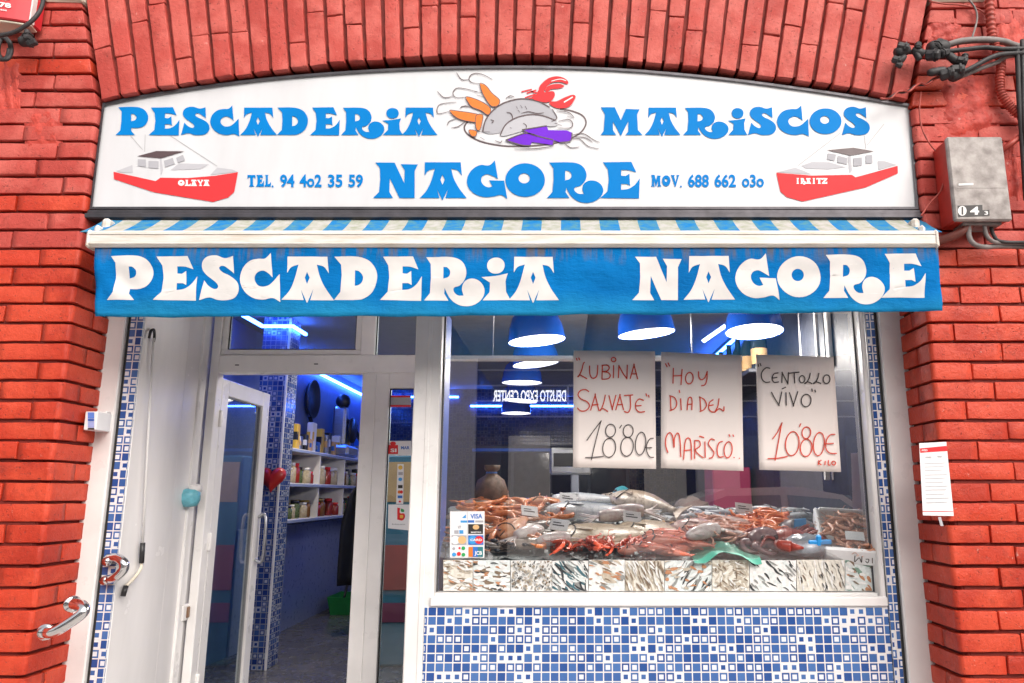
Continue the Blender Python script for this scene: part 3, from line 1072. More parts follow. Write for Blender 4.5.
def valance_mat():
    m, nt, b = new_mat('blue_valance_cloth')
    tc = nt.nodes.new('ShaderNodeTexCoord')
    s = nt.nodes.new('ShaderNodeSeparateXYZ')
    nt.links.new(tc.outputs['Object'], s.inputs[0])
    base = mix_rgb(nt, ramp(nt, noise(nt, 2.2, 5), .35, .7), (0.001, 0.158, 0.45), (0.001, 0.115, 0.35))
    teal = ramp(nt, math_n(nt, 'ADD', s.outputs[2], math_n(nt, 'MULTIPLY', noise(nt, 2.0, 3, stretch=(1, 1, .2)), .22)), 0.22, 0.10)
    base = mix_rgb(nt, math_n(nt, 'MULTIPLY', teal, .6), base, (0.02, 0.25, 0.40))
    # mould runs down from the bar in streaks
    streak = ramp(nt, noise(nt, 26, 5, .65, stretch=(1, 1, .10)), .46, .62)
    up = ramp(nt, math_n(nt, 'ADD', s.outputs[2], math_n(nt, 'MULTIPLY', noise(nt, 9, 3), .12)), 0.30, 0.40)
    base = mix_rgb(nt, math_n(nt, 'MULTIPLY', math_n(nt, 'MULTIPLY', streak, up), .9), base, (0.17, 0.12, 0.05))
    blot = ramp(nt, noise(nt, 16, 6, .7), .66, .8)
    base = mix_rgb(nt, math_n(nt, 'MULTIPLY', blot, .5), base, (0.05, 0.14, 0.14))
    nt.links.new(base, b.inputs['Base Color'])
    b.inputs['Roughness'].default_value = 0.8
    b.inputs['Specular IOR Level'].default_value = 0.08
    h = math_n(nt, 'ADD', noise(nt, 7, 4, .5, stretch=(1, 1, .5)), math_n(nt, 'MULTIPLY', noise(nt, 300, 2), .05))
    h = math_n(nt, 'ADD', h, math_n(nt, 'MULTIPLY', noise(nt, 26, 4, .6, stretch=(.6, 1, 1.6)), .35))
    bump(nt, b, h, .8, .02)
    return m


zb0, zb1 = px(500, 246.5, YB).z, px(500, 230, YB).z
xb0, xb1 = px(88, 238, YB).x, px(937, 238, YB).x
awn = thing('awning', 'rolled in blue and white striped awning with a white bar and a lettered blue valance', 'awning', (px(512, 240, YB).x, YB, px(512, 314, YB).z))
mb = MB()
mb.box(xb0, xb1, YB, YB + .06, zb0, zb1, .009)
mb.box(xb0 + .003, xb1 - .003, YB - .004, YB + .002, zb0 + .012, zb0 + .016, .001)
mb.box(xb0 + .003, xb1 - .003, YB - .004, YB + .002, zb1 - .021, zb1 - .017, .001)
mb.build('front_bar', M['bar'], awn)
for x in (xb0, xb1):
    mb = MB(); mb.box(x - .012, x + .012, YB - .004, YB + .064, zb0 - .004, zb1 + .004, .01)
    mb.build('end_cap', M['bar'], awn)
# striped cloth between the bar and the wall
mb = MB()
za, zb_ = zb1 + .002, px(500, 220, .03).z
xs = px(100, 222, 0).x
nst = 43
wst = (px(926, 222, 0).x - xs) / nst
for i in range(nst):
    a, b = xs + i * wst, xs + (i + 1) * wst
    A, B = Vector((a, YB + .05, za)), Vector((b, YB + .05, za))
    n_ = 5
    vs, fs = [], []
    for j in range(n_ + 1):
        t = j / n_
        sag = -.006 * math.sin(PI * t)
        y = YB + .03 + (.03 - YB - .03) * t
        z = za + (zb_ - za) * t + sag
        vs += [(a, y, z), (b, y, z), (a, y, z - .003), (b, y, z - .003)]
    for j in range(n_):
        k = 4 * j
        fs += [[k, k + 1, k + 5, k + 4], [k + 2, k + 3, k + 7, k + 6]]
    mb.add(vs, fs, i % 2)
mb.build('striped_cloth', [M['awn_blue'], M['awn_white']], awn)
mb = MB()
mb.tube([(xs + .01, .11, zb_ - .03), (px(918, 226, 0).x, .11, zb_ - .03)], .045, 14, sub=1)
mb.build('roller', M['bar'], awn)
for xx in (px(112, 226, 0).x, px(911, 226, 0).x):
    mb = MB()
    mb.box(xx - .014, xx + .014, YB + .05, .02, za - .03, za + .045, .012)
    mb.box(xx - .02, xx + .02, -.06, .02, za - .02, za + .1, .012)
    mb.build('arm_bracket', M['bar'], awn)

YV = YB + .018
vt = lambda x: 246.0
def vb(x):
    return 316.8 - 5.6 * max(0, (x - 330) / 611) ** 1.2 + .35 * math.sin(x * .05) + .25 * math.sin(x * .117)


def vdisp(x, y):
    t = (y - 246) / 70
    from mathutils import noise as mn
    wr = mn.noise(Vector((x * .018, y * .035, 3.1))) * .010 + mn.noise(Vector((x * .05 + y * .02, y * .07, 7.7))) * .0045
    wr *= min(1, t * 3)
    wr += .0030 * math.exp(-((y - 258) / 9) ** 2) * mn.noise(Vector((x * .09, y * .05, 1.5)))
    fold = math.exp(-((x - 97) / 40) ** 2) * math.sin((x - y * .9) * .16) * 1.6
    fold2 = math.exp(-((x - 920) / 60) ** 2) * math.sin((x + y * 1.1) * .13) * 1.5
    return wr + .0042 * t * (math.sin(x * .055) + .8 * math.sin(x * .021 + 1.3) + .4 * math.sin(x * .16 + y * .05)) + .004 * math.sin(math.pi * min(1, t)) * (fold + fold2) + .0022 * math.sin(y * .17 + x * .011) * (1 - .3 * t)


def mV(x, y, off=0.0):
    p = px(x, y, YV)
    p.y += -vdisp(x, y) - off
    return p


mb = MB()
nx, ny = 220, 16
vs, fs = [], []
for j in range(ny + 1):
    for i in range(nx + 1):
        u = i / nx
        l, r = 94.6, (937.5 + 4 * j / ny)
        x = l + (r - l) * u
        y = 245.5 + (vb(x) - 245.5) * j / ny
        vs.append(mV(x, y))
for j in range(ny):
    for i in range(nx):
        a = j * (nx + 1) + i
        fs.append([a, a + 1, a + nx + 2, a + nx + 1])
mb.add(vs, fs, 0, True)
va = mb.build('valance', valance_mat(), awn)
so = va.modifiers.new('thick', 'SOLIDIFY'); so.thickness = .001; so.offset = 0


def refine_build(seq, name):
    flatm = lambda x, y: Vector((x, y, 0))
    mb = MB()
    for s_, yb, h in seq:
        for ch, a, b in s_:
            bb = yb - (3.0 * max(0, (a - 620)) / 305 if True else 0)
            glyph(mb, ch, a, b, bb, h, flatm)
    bm = bmesh.new()
    V = [bm.verts.new(p) for p in mb.v]
    for f in mb.f:
        try:
            bm.faces.new([V[i] for i in f])
        except ValueError:
            pass
    for _ in range(5):
        ed = [e for e in bm.edges if e.calc_length() > 5]
        if not ed:
            break
        bmesh.ops.subdivide_edges(bm, edges=ed, cuts=1)
        bmesh.ops.triangulate(bm, faces=bm.faces[:])
    bm.verts.index_update()
    out = MB()
    out.add([mV(v.co.x, v.co.y, .0014) for v in bm.verts], [[v.index for v in f.verts] for f in bm.faces], 0, True)
    bm.free()
    return out.build(name, M['vletter'], va)


refine_build([(VAL1, 300.2, 44)], 'lettering')
refine_build([(VAL2, 300.2, 44)], 'lettering')
# ------------------------------------------------------------------ shopfront
def strip(mb, xa, xb, ya, yb, Y, depth, b=.004, mi=0):
    """upright board between photo edges: xa/xb are (x at ya, x at yb) pairs, kept plumb"""
    x0 = (px(xa[0], ya, Y).x + px(xa[1], yb, Y).x) / 2
    x1 = (px(xb[0], ya, Y).x + px(xb[1], yb, Y).x) / 2
    z1, z0 = px(500, ya, Y).z, px(500, yb, Y).z
    mb.box(x0, x1, Y, Y + depth, z0, z1, b, mi)
    return x0, x1


ZT = px(500, 300, YF).z            # top of the frames, behind the valance
ZHI = 3.15
surround = thing('shopfront_surround', 'white outer jambs and head lining the brick opening of the shop', 'shopfront frame', (-.2, YF, 0))
xa0, xa1 = px(104, 470, YF).x, px(111, 470, YF).x
jl0 = px(101, 470, YF).x - .0
jl1 = px(112.5, 470, YF).x
jr0, jr1 = px(890.5, 470, YF).x, px(911, 470, YF).x
jl1 = px(113, 440, YF).x
jl0 = px(97.5, 440, YF).x - .01
mb = MB(); mb.box(jl0 - .03, jl1, YF - .012, YF + .12, 0, ZHI, .006); mb.build('jamb', M['pvc'], surround)
mb = MB(); mb.box(jr0, jr1 + .03, YF - .012, YF + .12, 0, ZHI, .006); mb.build('jamb', M['pvc'], surround)
mb = MB(); mb.box(jl1 + .001, jr0 - .001, YF + .02, YF + .14, px(500, 306, YF).z, ZHI + .4, .004); mb.build('head_lining', M['pvc'], surround)
for a, b in ((jl1 + .001, jl1 + .016), (jr0 - .016, jr0 - .001)):
    mb = MB(); mb.box(a, b, YF + .012, YF + .1, 0, ZT, .001); mb.build('gasket', M['rubber'], surround)

# mosaic strips next to the jambs
def mstrip(x0, x1, lab):
    mb = MB(); mb.box(x0, x1, YF + .004, YF + .018, 0.0, px(500, 305, YF).z - .002, .001)
    return mb.build('mosaic_strip', M['mosaic'], label=lab, cat='tiled strip')


sl0 = jl1 + .018
sl1 = sl0 + .0433 * 1.45
mstrip(sl0, sl1, 'narrow blue and white mosaic strip beside the cream side wall of the entrance')
sr1 = jr0 - .018
sr0 = sr1 - .0433 * 0.95
mstrip(sr0, sr1, 'narrow blue and white mosaic strip beside the display window')

# entrance side wall
YD = 1.05
xw = sl1 + .003
side = thing('side_wall', 'glossy cream panelled side wall of the recessed entrance', 'wall', (xw - .05, .7, 0))
mb = MB()
mb.box(xw - .1, xw, YF + .0185, .79, 0, ZHI, .003)
mb.box(xw - .1, xw - .003, .793, YD + .05, 0, ZHI, .003)
mb.build('panelling', M['panel'], side)
mb = MB(); mb.box(xw - .02, xw + .012, YD - .1, YD - .03, 0, ZHI, .004); mb.build('corner_trim', M['pvc'], side)

# ------------------------------------------------------------------ entrance frame with transoms and sidelight
def wx(x, y, Y):
    return px(x, y, Y).x


ef = thing('entrance_frame', 'white entrance frame with transom lights and a glazed side panel', 'door frame', (wx(310, 500, YD), YD, FLZ))
xj0, xj1 = xw + .013, wx(211, 450, YD)
xm0, xm1 = wx(358.5, 450, YD), wx(386.5, 450, YD)
xe = wx(434, 450, YD)
zt0, zt1 = px(300, 373, YD).z, px(300, 355, YD).z
mb = MB()
mb.box(xj0, xj1, YD, YD + .08, FLZ, ZHI, .004)
mb.box(xm0, xm1, YD, YD + .08, FLZ, zt0, .004)
mb.box(wx(361, 340, YD), wx(375, 340, YD), YD, YD + .08, zt1, ZHI, .004)
mb.box(xj1, xe, YD - .004, YD + .084, zt0, zt1, .005)
mb.box(xj1, xe, YD + .001, YD + .079, 2.95, ZHI + .1, .004)
mb.box(xm1, xe, YD + .001, YD + .079, px(400, 388, YD).z, zt0, .003)
mb.box(xe - .02, xe + .05, YD + .001, YD + .079, FLZ, ZHI, .004)
mb.box((xm0 + xm1) / 2 - .004, (xm0 + xm1) / 2 + .004, YD - .006, YD + .01, FLZ, zt0 - .01, .002)
mb.build('frame', M['pvc'], ef)
# inner beads of the transom light
mb = MB()
a, b = xj1 + .001, wx(361, 340, YD) - .001
zb = zt1 + .001
mb.box(a, b, YD + .012, YD + .06, zb, zb + .035, .004)
mb.box(a, a + .035, YD + .012, YD + .06, zb + .036, 2.949, .004)
mb.box(b - .035, b, YD + .012, YD + .06, zb + .036, 2.949, .004)
mb.build('transom_frame', M['pvc'], ef)
mb = MB(); mb.box(a + .03, b - .03, YD + .034, YD + .04, zb + .03, 2.95, .001); mb.build('pane', M['glass_door'], ef)
mb = MB(); mb.box(wx(375, 340, YD), xe, YD + .034, YD + .04, zt1, 2.95, .001); mb.build('pane', M['glass_door'], ef)
mb = MB(); mb.box(xm1, xe - .02, YD + .034, YD + .04, FLZ, px(400, 388, YD).z, .001); mb.build('pane', M['glass_door'], ef)
for x, y in ((237, 365), (316, 364)):
    mb = MB(); p = px(x, y, YD - .006); mb.box(p.x - .012, p.x + .012, YD - .008, YD, p.z - .003, p.z + .003, .001)
    mb.build('drain_slot', M['black'], ef)
mb = MB(); p = px(201, 364, YD - .05)
mb.lathe([(0, -.028), (.03, -.026), (.036, -.01), (.03, .03), (0, .036)], p, 14); mb.build('hinge_cap', M['pvc'], ef)

# dark seals round the fixed panes
for x0_, x1_, z0_, z1_ in ((a + .035, b - .035, zb + .035, 2.949), (wx(375, 340, YD), xe - .02, zt1, 2.949), (xm1, xe - .021, FLZ + .01, px(400, 388, YD).z)):
    mb = MB()
    t_ = .006
    mb.box(x0_, x0_ + t_, YD + .024, YD + .033, z0_, z1_, .001)
    mb.box(x1_ - t_, x1_, YD + .024, YD + .033, z0_, z1_, .001)
    mb.box(x0_ + t_, x1_ - t_, YD + .024, YD + .033, z0_, z0_ + t_, .001)
    mb.box(x0_ + t_, x1_ - t_, YD + .024, YD + .033, z1_ - t_, z1_, .001)
    mb.build('seal', M['rubber'], ef)

# glass door leaf, opened inwards at a right angle
LT = px(214, 378, YD + .08).z
th = .05
leafx = xj1 - .052
W = .77
leaf = thing('glass_door', 'white framed glass door leaf standing open into the shop', 'door', (leafx, YD + .1, FLZ))
y0, y1 = YD + .085, YD + .085 + W
zb = FLZ + .015
mb = MB()
mb.box(leafx, leafx + th, y0, y0 + .1, zb, LT, .005)
mb.box(leafx, leafx + th, y1 - .11, y1, zb, LT, .005)
mb.box(leafx + .001, leafx + th - .001, y0 + .1, y1 - .11, LT - .1, LT, .004)
mb.box(leafx + .001, leafx + th - .001, y0 + .1, y1 - .11, zb, zb + .12, .004)
mb.build('leaf_frame', M['pvc'], leaf)
mb = MB()
for (ya, yb2, za, zb2) in ((y0 + .1, y0 + .108, zb + .12, LT - .1), (y1 - .118, y1 - .11, zb + .12, LT - .1), (y0 + .108, y1 - .118, zb + .12, zb + .128), (y0 + .108, y1 - .118, LT - .108, LT - .1)):
    mb.box(leafx + .014, leafx + .034, ya, yb2, za, zb2, .001)
mb.build('glazing_bead', mat('grey_bead', (.25, .25, .26), .5), leaf)
mb = MB(); mb.box(leafx + .02, leafx + .026, y0 + .1, y1 - .11, zb + .12, LT - .1, .001); mb.build('pane', M['glass_door'], leaf)
mb = MB()
hz = px(262, 520, y1).z
mb.tube([(leafx + th, y1 - .05, 1.12), (leafx + th + .05, y1 - .05, 1.12), (leafx + th + .05, y1 - .05, 1.4), (leafx + th, y1 - .05, 1.4)], .011, 10)
mb.build('handle', M['steel'], leaf)
for zh in (FLZ + .3, 1.28, LT - .25):
    mb = MB(); mb.lathe([(0, -.05), (.012, -.05), (.013, -.045), (.013, .045), (.012, .05), (0, .05)], (leafx + th + .008, YD + .075, zh), 12)
    mb.build('hinge', M['pvc'], leaf)

# ------------------------------------------------------------------ things on the side wall
def on_wall(x, y, off=.02):
    p = pX(x, y, xw + off)
    return p


rod = thing('crank_rod', 'thin hooked awning crank rod hanging on the cream side wall', 'awning crank', tuple(on_wall(143, 590)))
mb = MB()
mb.tube([on_wall(149, 338), on_wall(151, 331), on_wall(154, 330), on_wall(154.5, 337), on_wall(153.5, 342)], .007, 8)
mb.build('hook', M['black'], rod)
mb = MB()
mb.tube([on_wall(153.5, 338), on_wall(142.5, 545)], .006, 8, sub=1)
mb.build('shaft', M['pvc'], rod)
for aa, bb in (((142.8, 543), (141.5, 563)), ((126, 586), (123, 596))):
    mb = MB()
    mb.tube([on_wall(*aa), on_wall(*bb)], .0125, 10, sub=1)
    mb.build('grip', M['black'], rod)
mb = MB()
mb.tube([on_wall(141.6, 562), on_wall(141, 568), on_wall(136, 576), on_wall(126.5, 586)], .0075, 8)
mb.build('crank_arm', M['stone'], rod)

dsp = thing('dispenser', 'small round teal and white hand gel dispenser on the cream side wall', 'dispenser', tuple(on_wall(190, 512)))
M['teal'] = mat('teal_plastic', (0.16, 0.50, 0.60), 0.3, var=.25, scale=30)
p = on_wall(190, 497)
mb = MB(); mb.lathe([(0, -.055), (.04, -.05), (.055, -.02), (.055, .02), (.04, .045), (0, .05)], p, 16, mtx=Matrix.Rotation(.15, 3, 'X')); mb.build('bottle', M['teal'], dsp)
p2 = on_wall(192, 489)
mb = MB(); mb.ball((p2.x + .02, p2.y, p2.z), .035, .045, .03); mb.build('cap', M['pvc'], dsp)
p3 = on_wall(196, 493, .03)
mb = MB(); mb.ball((p3.x, p3.y, p3.z), .03, .04, .05); mb.build('pump', M['paper_white'], dsp)
p = on_wall(184.5, 612, .0)
bell = thing('light_switch', 'small white switch with a brown rocker low on the cream side wall', 'switch', tuple(p))
mb = MB(); mb.box(p.x, p.x + .02, p.y - .055, p.y + .055, p.z - .045, p.z + .045, .006); mb.build('plate', M['pvc'], bell)
mb = MB(); mb.box(p.x + .018, p.x + .028, p.y - .02, p.y + .035, p.z - .03, p.z + .03, .004); mb.build('rocker', mat('brown_rocker', (.2, .11, .06), .4), bell)

# door contact box on the left jamb
p = px(98.5, 421, YF - .012)
kb = thing('intercom', 'small white keypad box with a blue sticker fixed to the entrance jamb', 'keypad', (p.x, YF - .012, p.z - .03))
a, b = px(95.5, 411, YF - .05), px(104.5, 430, YF - .05)
mb = MB(); mb.box(a.x, b.x, YF - .05, YF - .012, b.z, a.z, .004); mb.build('case', M['panel'], kb)
a2, b2 = px(85.5, 411.5, .17), px(95.6, 430, .17)
mb = MB(); mb.box(a2.x, b2.x, .17, .29, b2.z, a2.z, .003); mb.build('sticker_plate', M['paper_white'], kb)
mb = MB()
mk = lambda x, y: px(x, y, .1685)
mb.flat([[(87.8, 412.3), (94.2, 412.3), (94.2, 418.5), (87.8, 418.5)]], mk, 0)
mb.flat([[(87.8, 418.9), (94.2, 418.9), (94.2, 421), (87.8, 421)]], mk, 1)
mb.flat([[(87.8, 421.3), (94.2, 421.3), (94.2, 427.6), (87.8, 427.6)]], mk, 2)
mb.flat([[(87.8, 428), (94.2, 428), (94.2, 429.6), (87.8, 429.6)]], mk, 3)
mb.build('sticker', [mat('sticker_blue', (.12, .25, .72), .4), mat('sticker_mid', (.03, .12, .5), .4), mat('sticker_pale', (.36, .42, .75), .4), M['ink_black']], kb)
mb = MB(); c = px(100.3, 417, YF - .052)
mb.lathe([(0, .012), (.009, .010), (.012, .004), (.013, 0)], c, 14, mtx=Matrix.Rotation(PI / 2, 3, 'X')); mb.build('button', M['steel'], kb)

# grab handles
def flange(mb, c, nrm, r=.034):
    q = Vector((0, 0, 1)).rotation_difference(Vector(nrm)).to_matrix()
    mb.lathe([(0, 0), (r, 0), (r, .008), (r * .9, .013), (r * .62, .016), (.02, .03), (0, .03)], c, 20, mtx=q)


h1 = thing('grab_handle', 'bent chrome grab handle screwed to the red brick pier', 'handle', tuple(px(60, 640, 0)))
A = Vector((xl_low + .003, .085, px(73, 605, .05).z)); B = px(46, 632, -.004)
A = px(73, 603, .03)
mb = MB()
mb.tube([px(74, 604, .0), px(81, 605, -.035), px(84, 609.5, -.06), px(80, 615.5, -.07), px(63, 627, -.075), px(52, 632.5, -.06), px(47, 632.5, -.02)], .023, 16, sub=8)
mb.build('bar', M['chrome'], h1)
mb = MB(); flange(mb, px(72, 604, .045), (.75, -.66, 0), .036); mb.build('flange', M['chrome'], h1)
mb = MB(); flange(mb, px(46, 632, 0), (.1, -1, 0), .036); mb.build('flange', M['chrome'], h1)
h2 = thing('grab_handle', 'curved chrome grab handle fixed to the white entrance jamb', 'handle', tuple(px(115, 585, YF)))
mb = MB()
mb.tube([px(109, 558, YF), px(117, 558, YF - .035), px(123.5, 563, YF - .06), px(123, 570, YF - .06), px(115, 577.5, YF - .05), px(107, 580, YF - .005)], .022, 16, sub=8)
mb.build('bar', M['chrome'], h2)
for c in (px(108.5, 561, YF - .01), px(106.5, 580, YF - .012)):
    mb = MB(); flange(mb, c, (.2, -1, 0), .022); mb.build('flange', M['chrome'], h2)

# ------------------------------------------------------------------ display window
YG = .40            # glass
xp0, xp1 = wx(410.5, 480, YF + .03), wx(437.5, 480, YF + .03)
xg1 = wx(869.5, 480, YF + .05)
zsill_t, zsill_b = px(650, 593, YF + .05).z, px(650, 607, YF).z
dw = thing('display_window', 'large white framed display window of the fish shop', 'window', ((xp0 + sr0) / 2, YF + .06, zsill_b))
ZW = px(500, 305, YF).z - .003
mb = MB()
mb.box(xp0, xp1, YF + .02, YF + .14, 0, ZW, .006)
mb.box((xp0 + xp1) / 2 - .003, (xp0 + xp1) / 2 + .02, YF + .016, YF + .03, 0, ZW, .003)
mb.box(xg1, sr0 - .002, YF + .02, YF + .14, zsill_t - .02, ZW, .006)
mb.box(xg1 + .03, xg1 + .04, YF + .015, YF + .03, zsill_t - .02, ZW, .003)
mb.box(xp1, xg1, YF + .05, YF + .14, zsill_t - .05, zsill_t, .004)
mb.build('frame', M['pvc'], dw)
mb = MB(); mb.box(xp1 - .015, sr0 - .002, YF + .004, YF + .05, zsill_b, zsill_t - .012, .006); mb.build('sill', M['sill'], dw)
mb = MB()
mb.box(xp1, xp1 + .008, YG - .008, YG + .012, zsill_t + .001, ZW, .001)
mb.box(xg1 - .008, xg1, YG - .008, YG + .012, zsill_t + .001, ZW, .001)
mb.build('glazing_gasket', mat('grey_gasket', (.06, .06, .07), .5), dw)
mb = MB(); mb.box(xp1, xg1, YG, YG + .008, zsill_t + .001, ZW, .0005); mb.build('pane', M['glass'], dw)
mb = MB(); mb.box(xp1 - .02, xp1 + .004, YG + .045, YG + .22, zsill_t, ZW, .002)
mb.build('inner_reveal', mat('blue_lit_reveal', (.08, .16, .55), .4), dw)  # white reveal with the blue interior glow put into its colour

# tiled wall under the window
mb = MB(); mb.box(xp1 - .04, sr0 - .002, YF + .015, YF + .138, 0, zsill_b - .002, .002)
mb.box(xp0 + .001, xp1, YF + .025, YF + .13, -.02, .02, .002)
mb.build('tiled_wall', M['mosaic'], label='blue and white mosaic tiled wall below the display window', cat='wall')

# photographs of fish stuck along the foot of the glass
YPH = YG - .004
ps = thing('photo_strip', 'strip of printed fish photographs along the foot of the display window', 'photo strip', (wx(660, 575, YPH), YPH, px(660, 592, YPH).z))
edges = [(443, 473), (473, 510.5), (510.5, 552), (552, 588.5), (588.5, 625), (625, 664.5), (664.5, 712), (712, 749.5), (749.5, 796.5), (796.5, 845), (845, 879)]
CP = dict(white=(.82, .82, .80), ice=(.70, .76, .75), sand=(.52, .46, .37), brown=(.22, .16, .11), black=(.035, .04, .045), teal=(.06, .15, .18), orange=(.52, .25, .13), cream=(.76, .73, .65), grey=(.28, .29, .28), green=(.20, .34, .27), red=(.40, .20, .14))
cpm = {k: mat('print_' + k, v, .45, var=.25, scale=60) for k, v in CP.items()}
styles = [('cream', [('sand', 26, 13, 3.0, .2, .5), ('white', 14, 16, 3.4, .2, .6), ('brown', 5, 13, 2.6, 0, .6), ('orange', 5, 9, 2, .3, .6)]),
          ('ice', [('brown', 9, 18, 4.2, .1, .4), ('orange', 5, 16, 3.0, .2, .4), ('white', 6, 16, 7, 0, .3), ('white', 7, 12, 4, .2, .6), ('black', 4, 12, 2.5, 0, .4)]),
          ('white', [('sand', 34, 6, 3, .8, 3), ('black', 26, 3.6, 1.8, .8, 3), ('grey', 22, 6, 2.6, .8, 3), ('brown', 10, 5, 2.4, .8, 3)]),
          ('white', [('teal', 8, 30, 4.0, .95, .5), ('grey', 7, 26, 3.2, .9, .6), ('black', 8, 26, 2.4, .9, .5), ('ice', 5, 20, 3, .6, .5)]),
          ('white', [('ice', 8, 16, 6, .3, .3), ('sand', 3, 25, 8, .45, .1), ('grey', 3, 22, 5, .35, .2), ('orange', 6, 13, 3, .2, .4), ('brown', 4, 15, 2, .4, .2)]),
          ('cream', [('sand', 20, 22, 3.2, 1.2, .35), ('brown', 15, 20, 2.2, 1.2, .35), ('white', 11, 18, 2.4, 1.1, .4)]),
          ('ice', [('grey', 8, 28, 4.2, -.9, .3), ('black', 6, 26, 2.6, -.9, .3), ('orange', 9, 11, 4.5, .3, .8), ('white', 6, 17, 4, -.7, .3), ('sand', 4, 12, 4, 0, .6)]),
          ('cream', [('sand', 24, 14, 3.4, .5, 1.4), ('brown', 12, 12, 1.8, .5, 1.4), ('white', 7, 10, 2.6, .5, 1.4)]),
          ('white', [('ice', 7, 14, 5, .4, .4), ('black', 9, 17, 2.6, .75, .3), ('grey', 5, 15, 2.4, .75, .3)]),
          ('cream', [('brown', 8, 12, 2.4, 1.2, .3), ('cream', 20, 24, 4.0, 1.25, .2), ('white', 9, 20, 2.4, 1.3, .2), ('black', 6, 15, 1.8, 1.2, .3)]),
          ('ice', [('orange', 6, 15, 4.2, .8, .5), ('green', 5, 13, 5.5, .2, .5), ('white', 8, 14, 4.5, .3, .5), ('brown', 4, 11, 3, .6, .5)])]
rs = random.Random(4)
for (a, b), (bg, sets) in zip(edges, styles):
    mb = MB()
    keys = [bg] + [s[0] for s in sets]
    mp = lambda x, y: px(x, y, YPH)
    y0_, y1_ = 560.3 + rs.uniform(-.6, .6), 591
    mb.prism([px(a + .3, y0_, YPH), px(b - .3, y0_, YPH), px(b - .3, y1_, YPH), px(a + .3, y1_, YPH)], (0, .003, 0), 0)
    lay = 0
    for si, (c, n, L, T, ang, sd) in enumerate(sets):
        for i in range(int(n * 2.3)):
            x, y = rs.uniform(a, b), rs.uniform(y0_, y1_)
            an = ang + rs.gauss(0, sd * .5)
            L2, T2 = L * rs.uniform(.3, .75) / 2, T * rs.uniform(.35, .8) / 2
            lay += 1
            d_ = .0006 + lay * .00006
            bendy = rs.uniform(-.25, .25)
            pts = []
            for k in range(16):
                t = 2 * PI * k / 16
                u = math.cos(t) * L2
                v = math.sin(t) * T2 * (1 - .35 * math.cos(t)) + bendy * (u * u / L2 - L2 * .4)
                X, Y = x + u * math.cos(an) - v * math.sin(an), y + u * math.sin(an) + v * math.cos(an)
                pts.append((min(b - .4, max(a + .4, X)), min(y1_ - .3, max(y0_ + .3, Y))))
            try:
                mb.flat([pts], lambda X, Y: px(X, Y, YPH - d_), 1 + si)
            except Exception:
                pass
    mb.build('fish_photograph', [cpm[k] for k in keys], ps)

# ------------------------------------------------------------------ handwritten posters
YPO = YG - .010
def poster(K, x0, y0, corners, label, strokes):
    c = px((corners[0][0] + corners[2][0]) / 2, corners[2][1], YPO)
    po = thing('price_poster', label, 'poster', tuple(c))
    mb = MB()
    # slight curl of the card
    n = 12
    vs, fs = [], []
    def curl(u, v):
        return .004 * math.sin(u * PI) + .003 * math.sin(v * 3 + u)
    def at(u, v, off):
        ax, ay = corners[0]; bx, by = corners[1]; cx_, cy_ = corners[2]; dx, dy = corners[3]
        x = (ax * (1 - u) + bx * u) * (1 - v) + (dx * (1 - u) + cx_ * u) * v
        y = (ay * (1 - u) + by * u) * (1 - v) + (dy * (1 - u) + cy_ * u) * v
        p = px(x, y, YPO); p.y += .004 - curl(u, v) * .6 - off
        return p
    for j in range(n + 1):
        for i in range(n + 1):
            vs.append(at(i / n, j / n, 0))
    for j in range(n):
        for i in range(n):
            a = j * (n + 1) + i
            fs.append([a, a + 1, a + n + 2, a + n + 1])
    mb.add(vs, fs, 0, True)
    o = mb.build('card', M['paper'], po)
    s_ = o.modifiers.new('thick', 'SOLIDIFY'); s_.thickness = .0012; s_.offset = -1
    inks = [MB(), MB(), MB()]
    def mp(x, y):
        p = px(x0 + x / K, y0 + y / K, YPO - .0042)
        return p
    for st in strokes:
        mi, pts = st[0], st[1]
        w = st[2] if len(st) > 2 else 6.0
        y_ = min(p[1] for p in pts)
        inks[0 if y_ < 195 else 1 if y_ < 380 else 2].ribbon(pts, w, mp, mi, closed=(len(st) > 3), sub=6, taper=False)
    for k in inks:
        k.build('handwritten_line', [M['marker_red'], M['marker_black']], po)


def E(cx, cy, rx, ry):
    return ell(cx, cy, rx, ry, 12, .1)


r_, k_ = 0, 1
def O_(c, e, w=6): return (c, e, w, True)


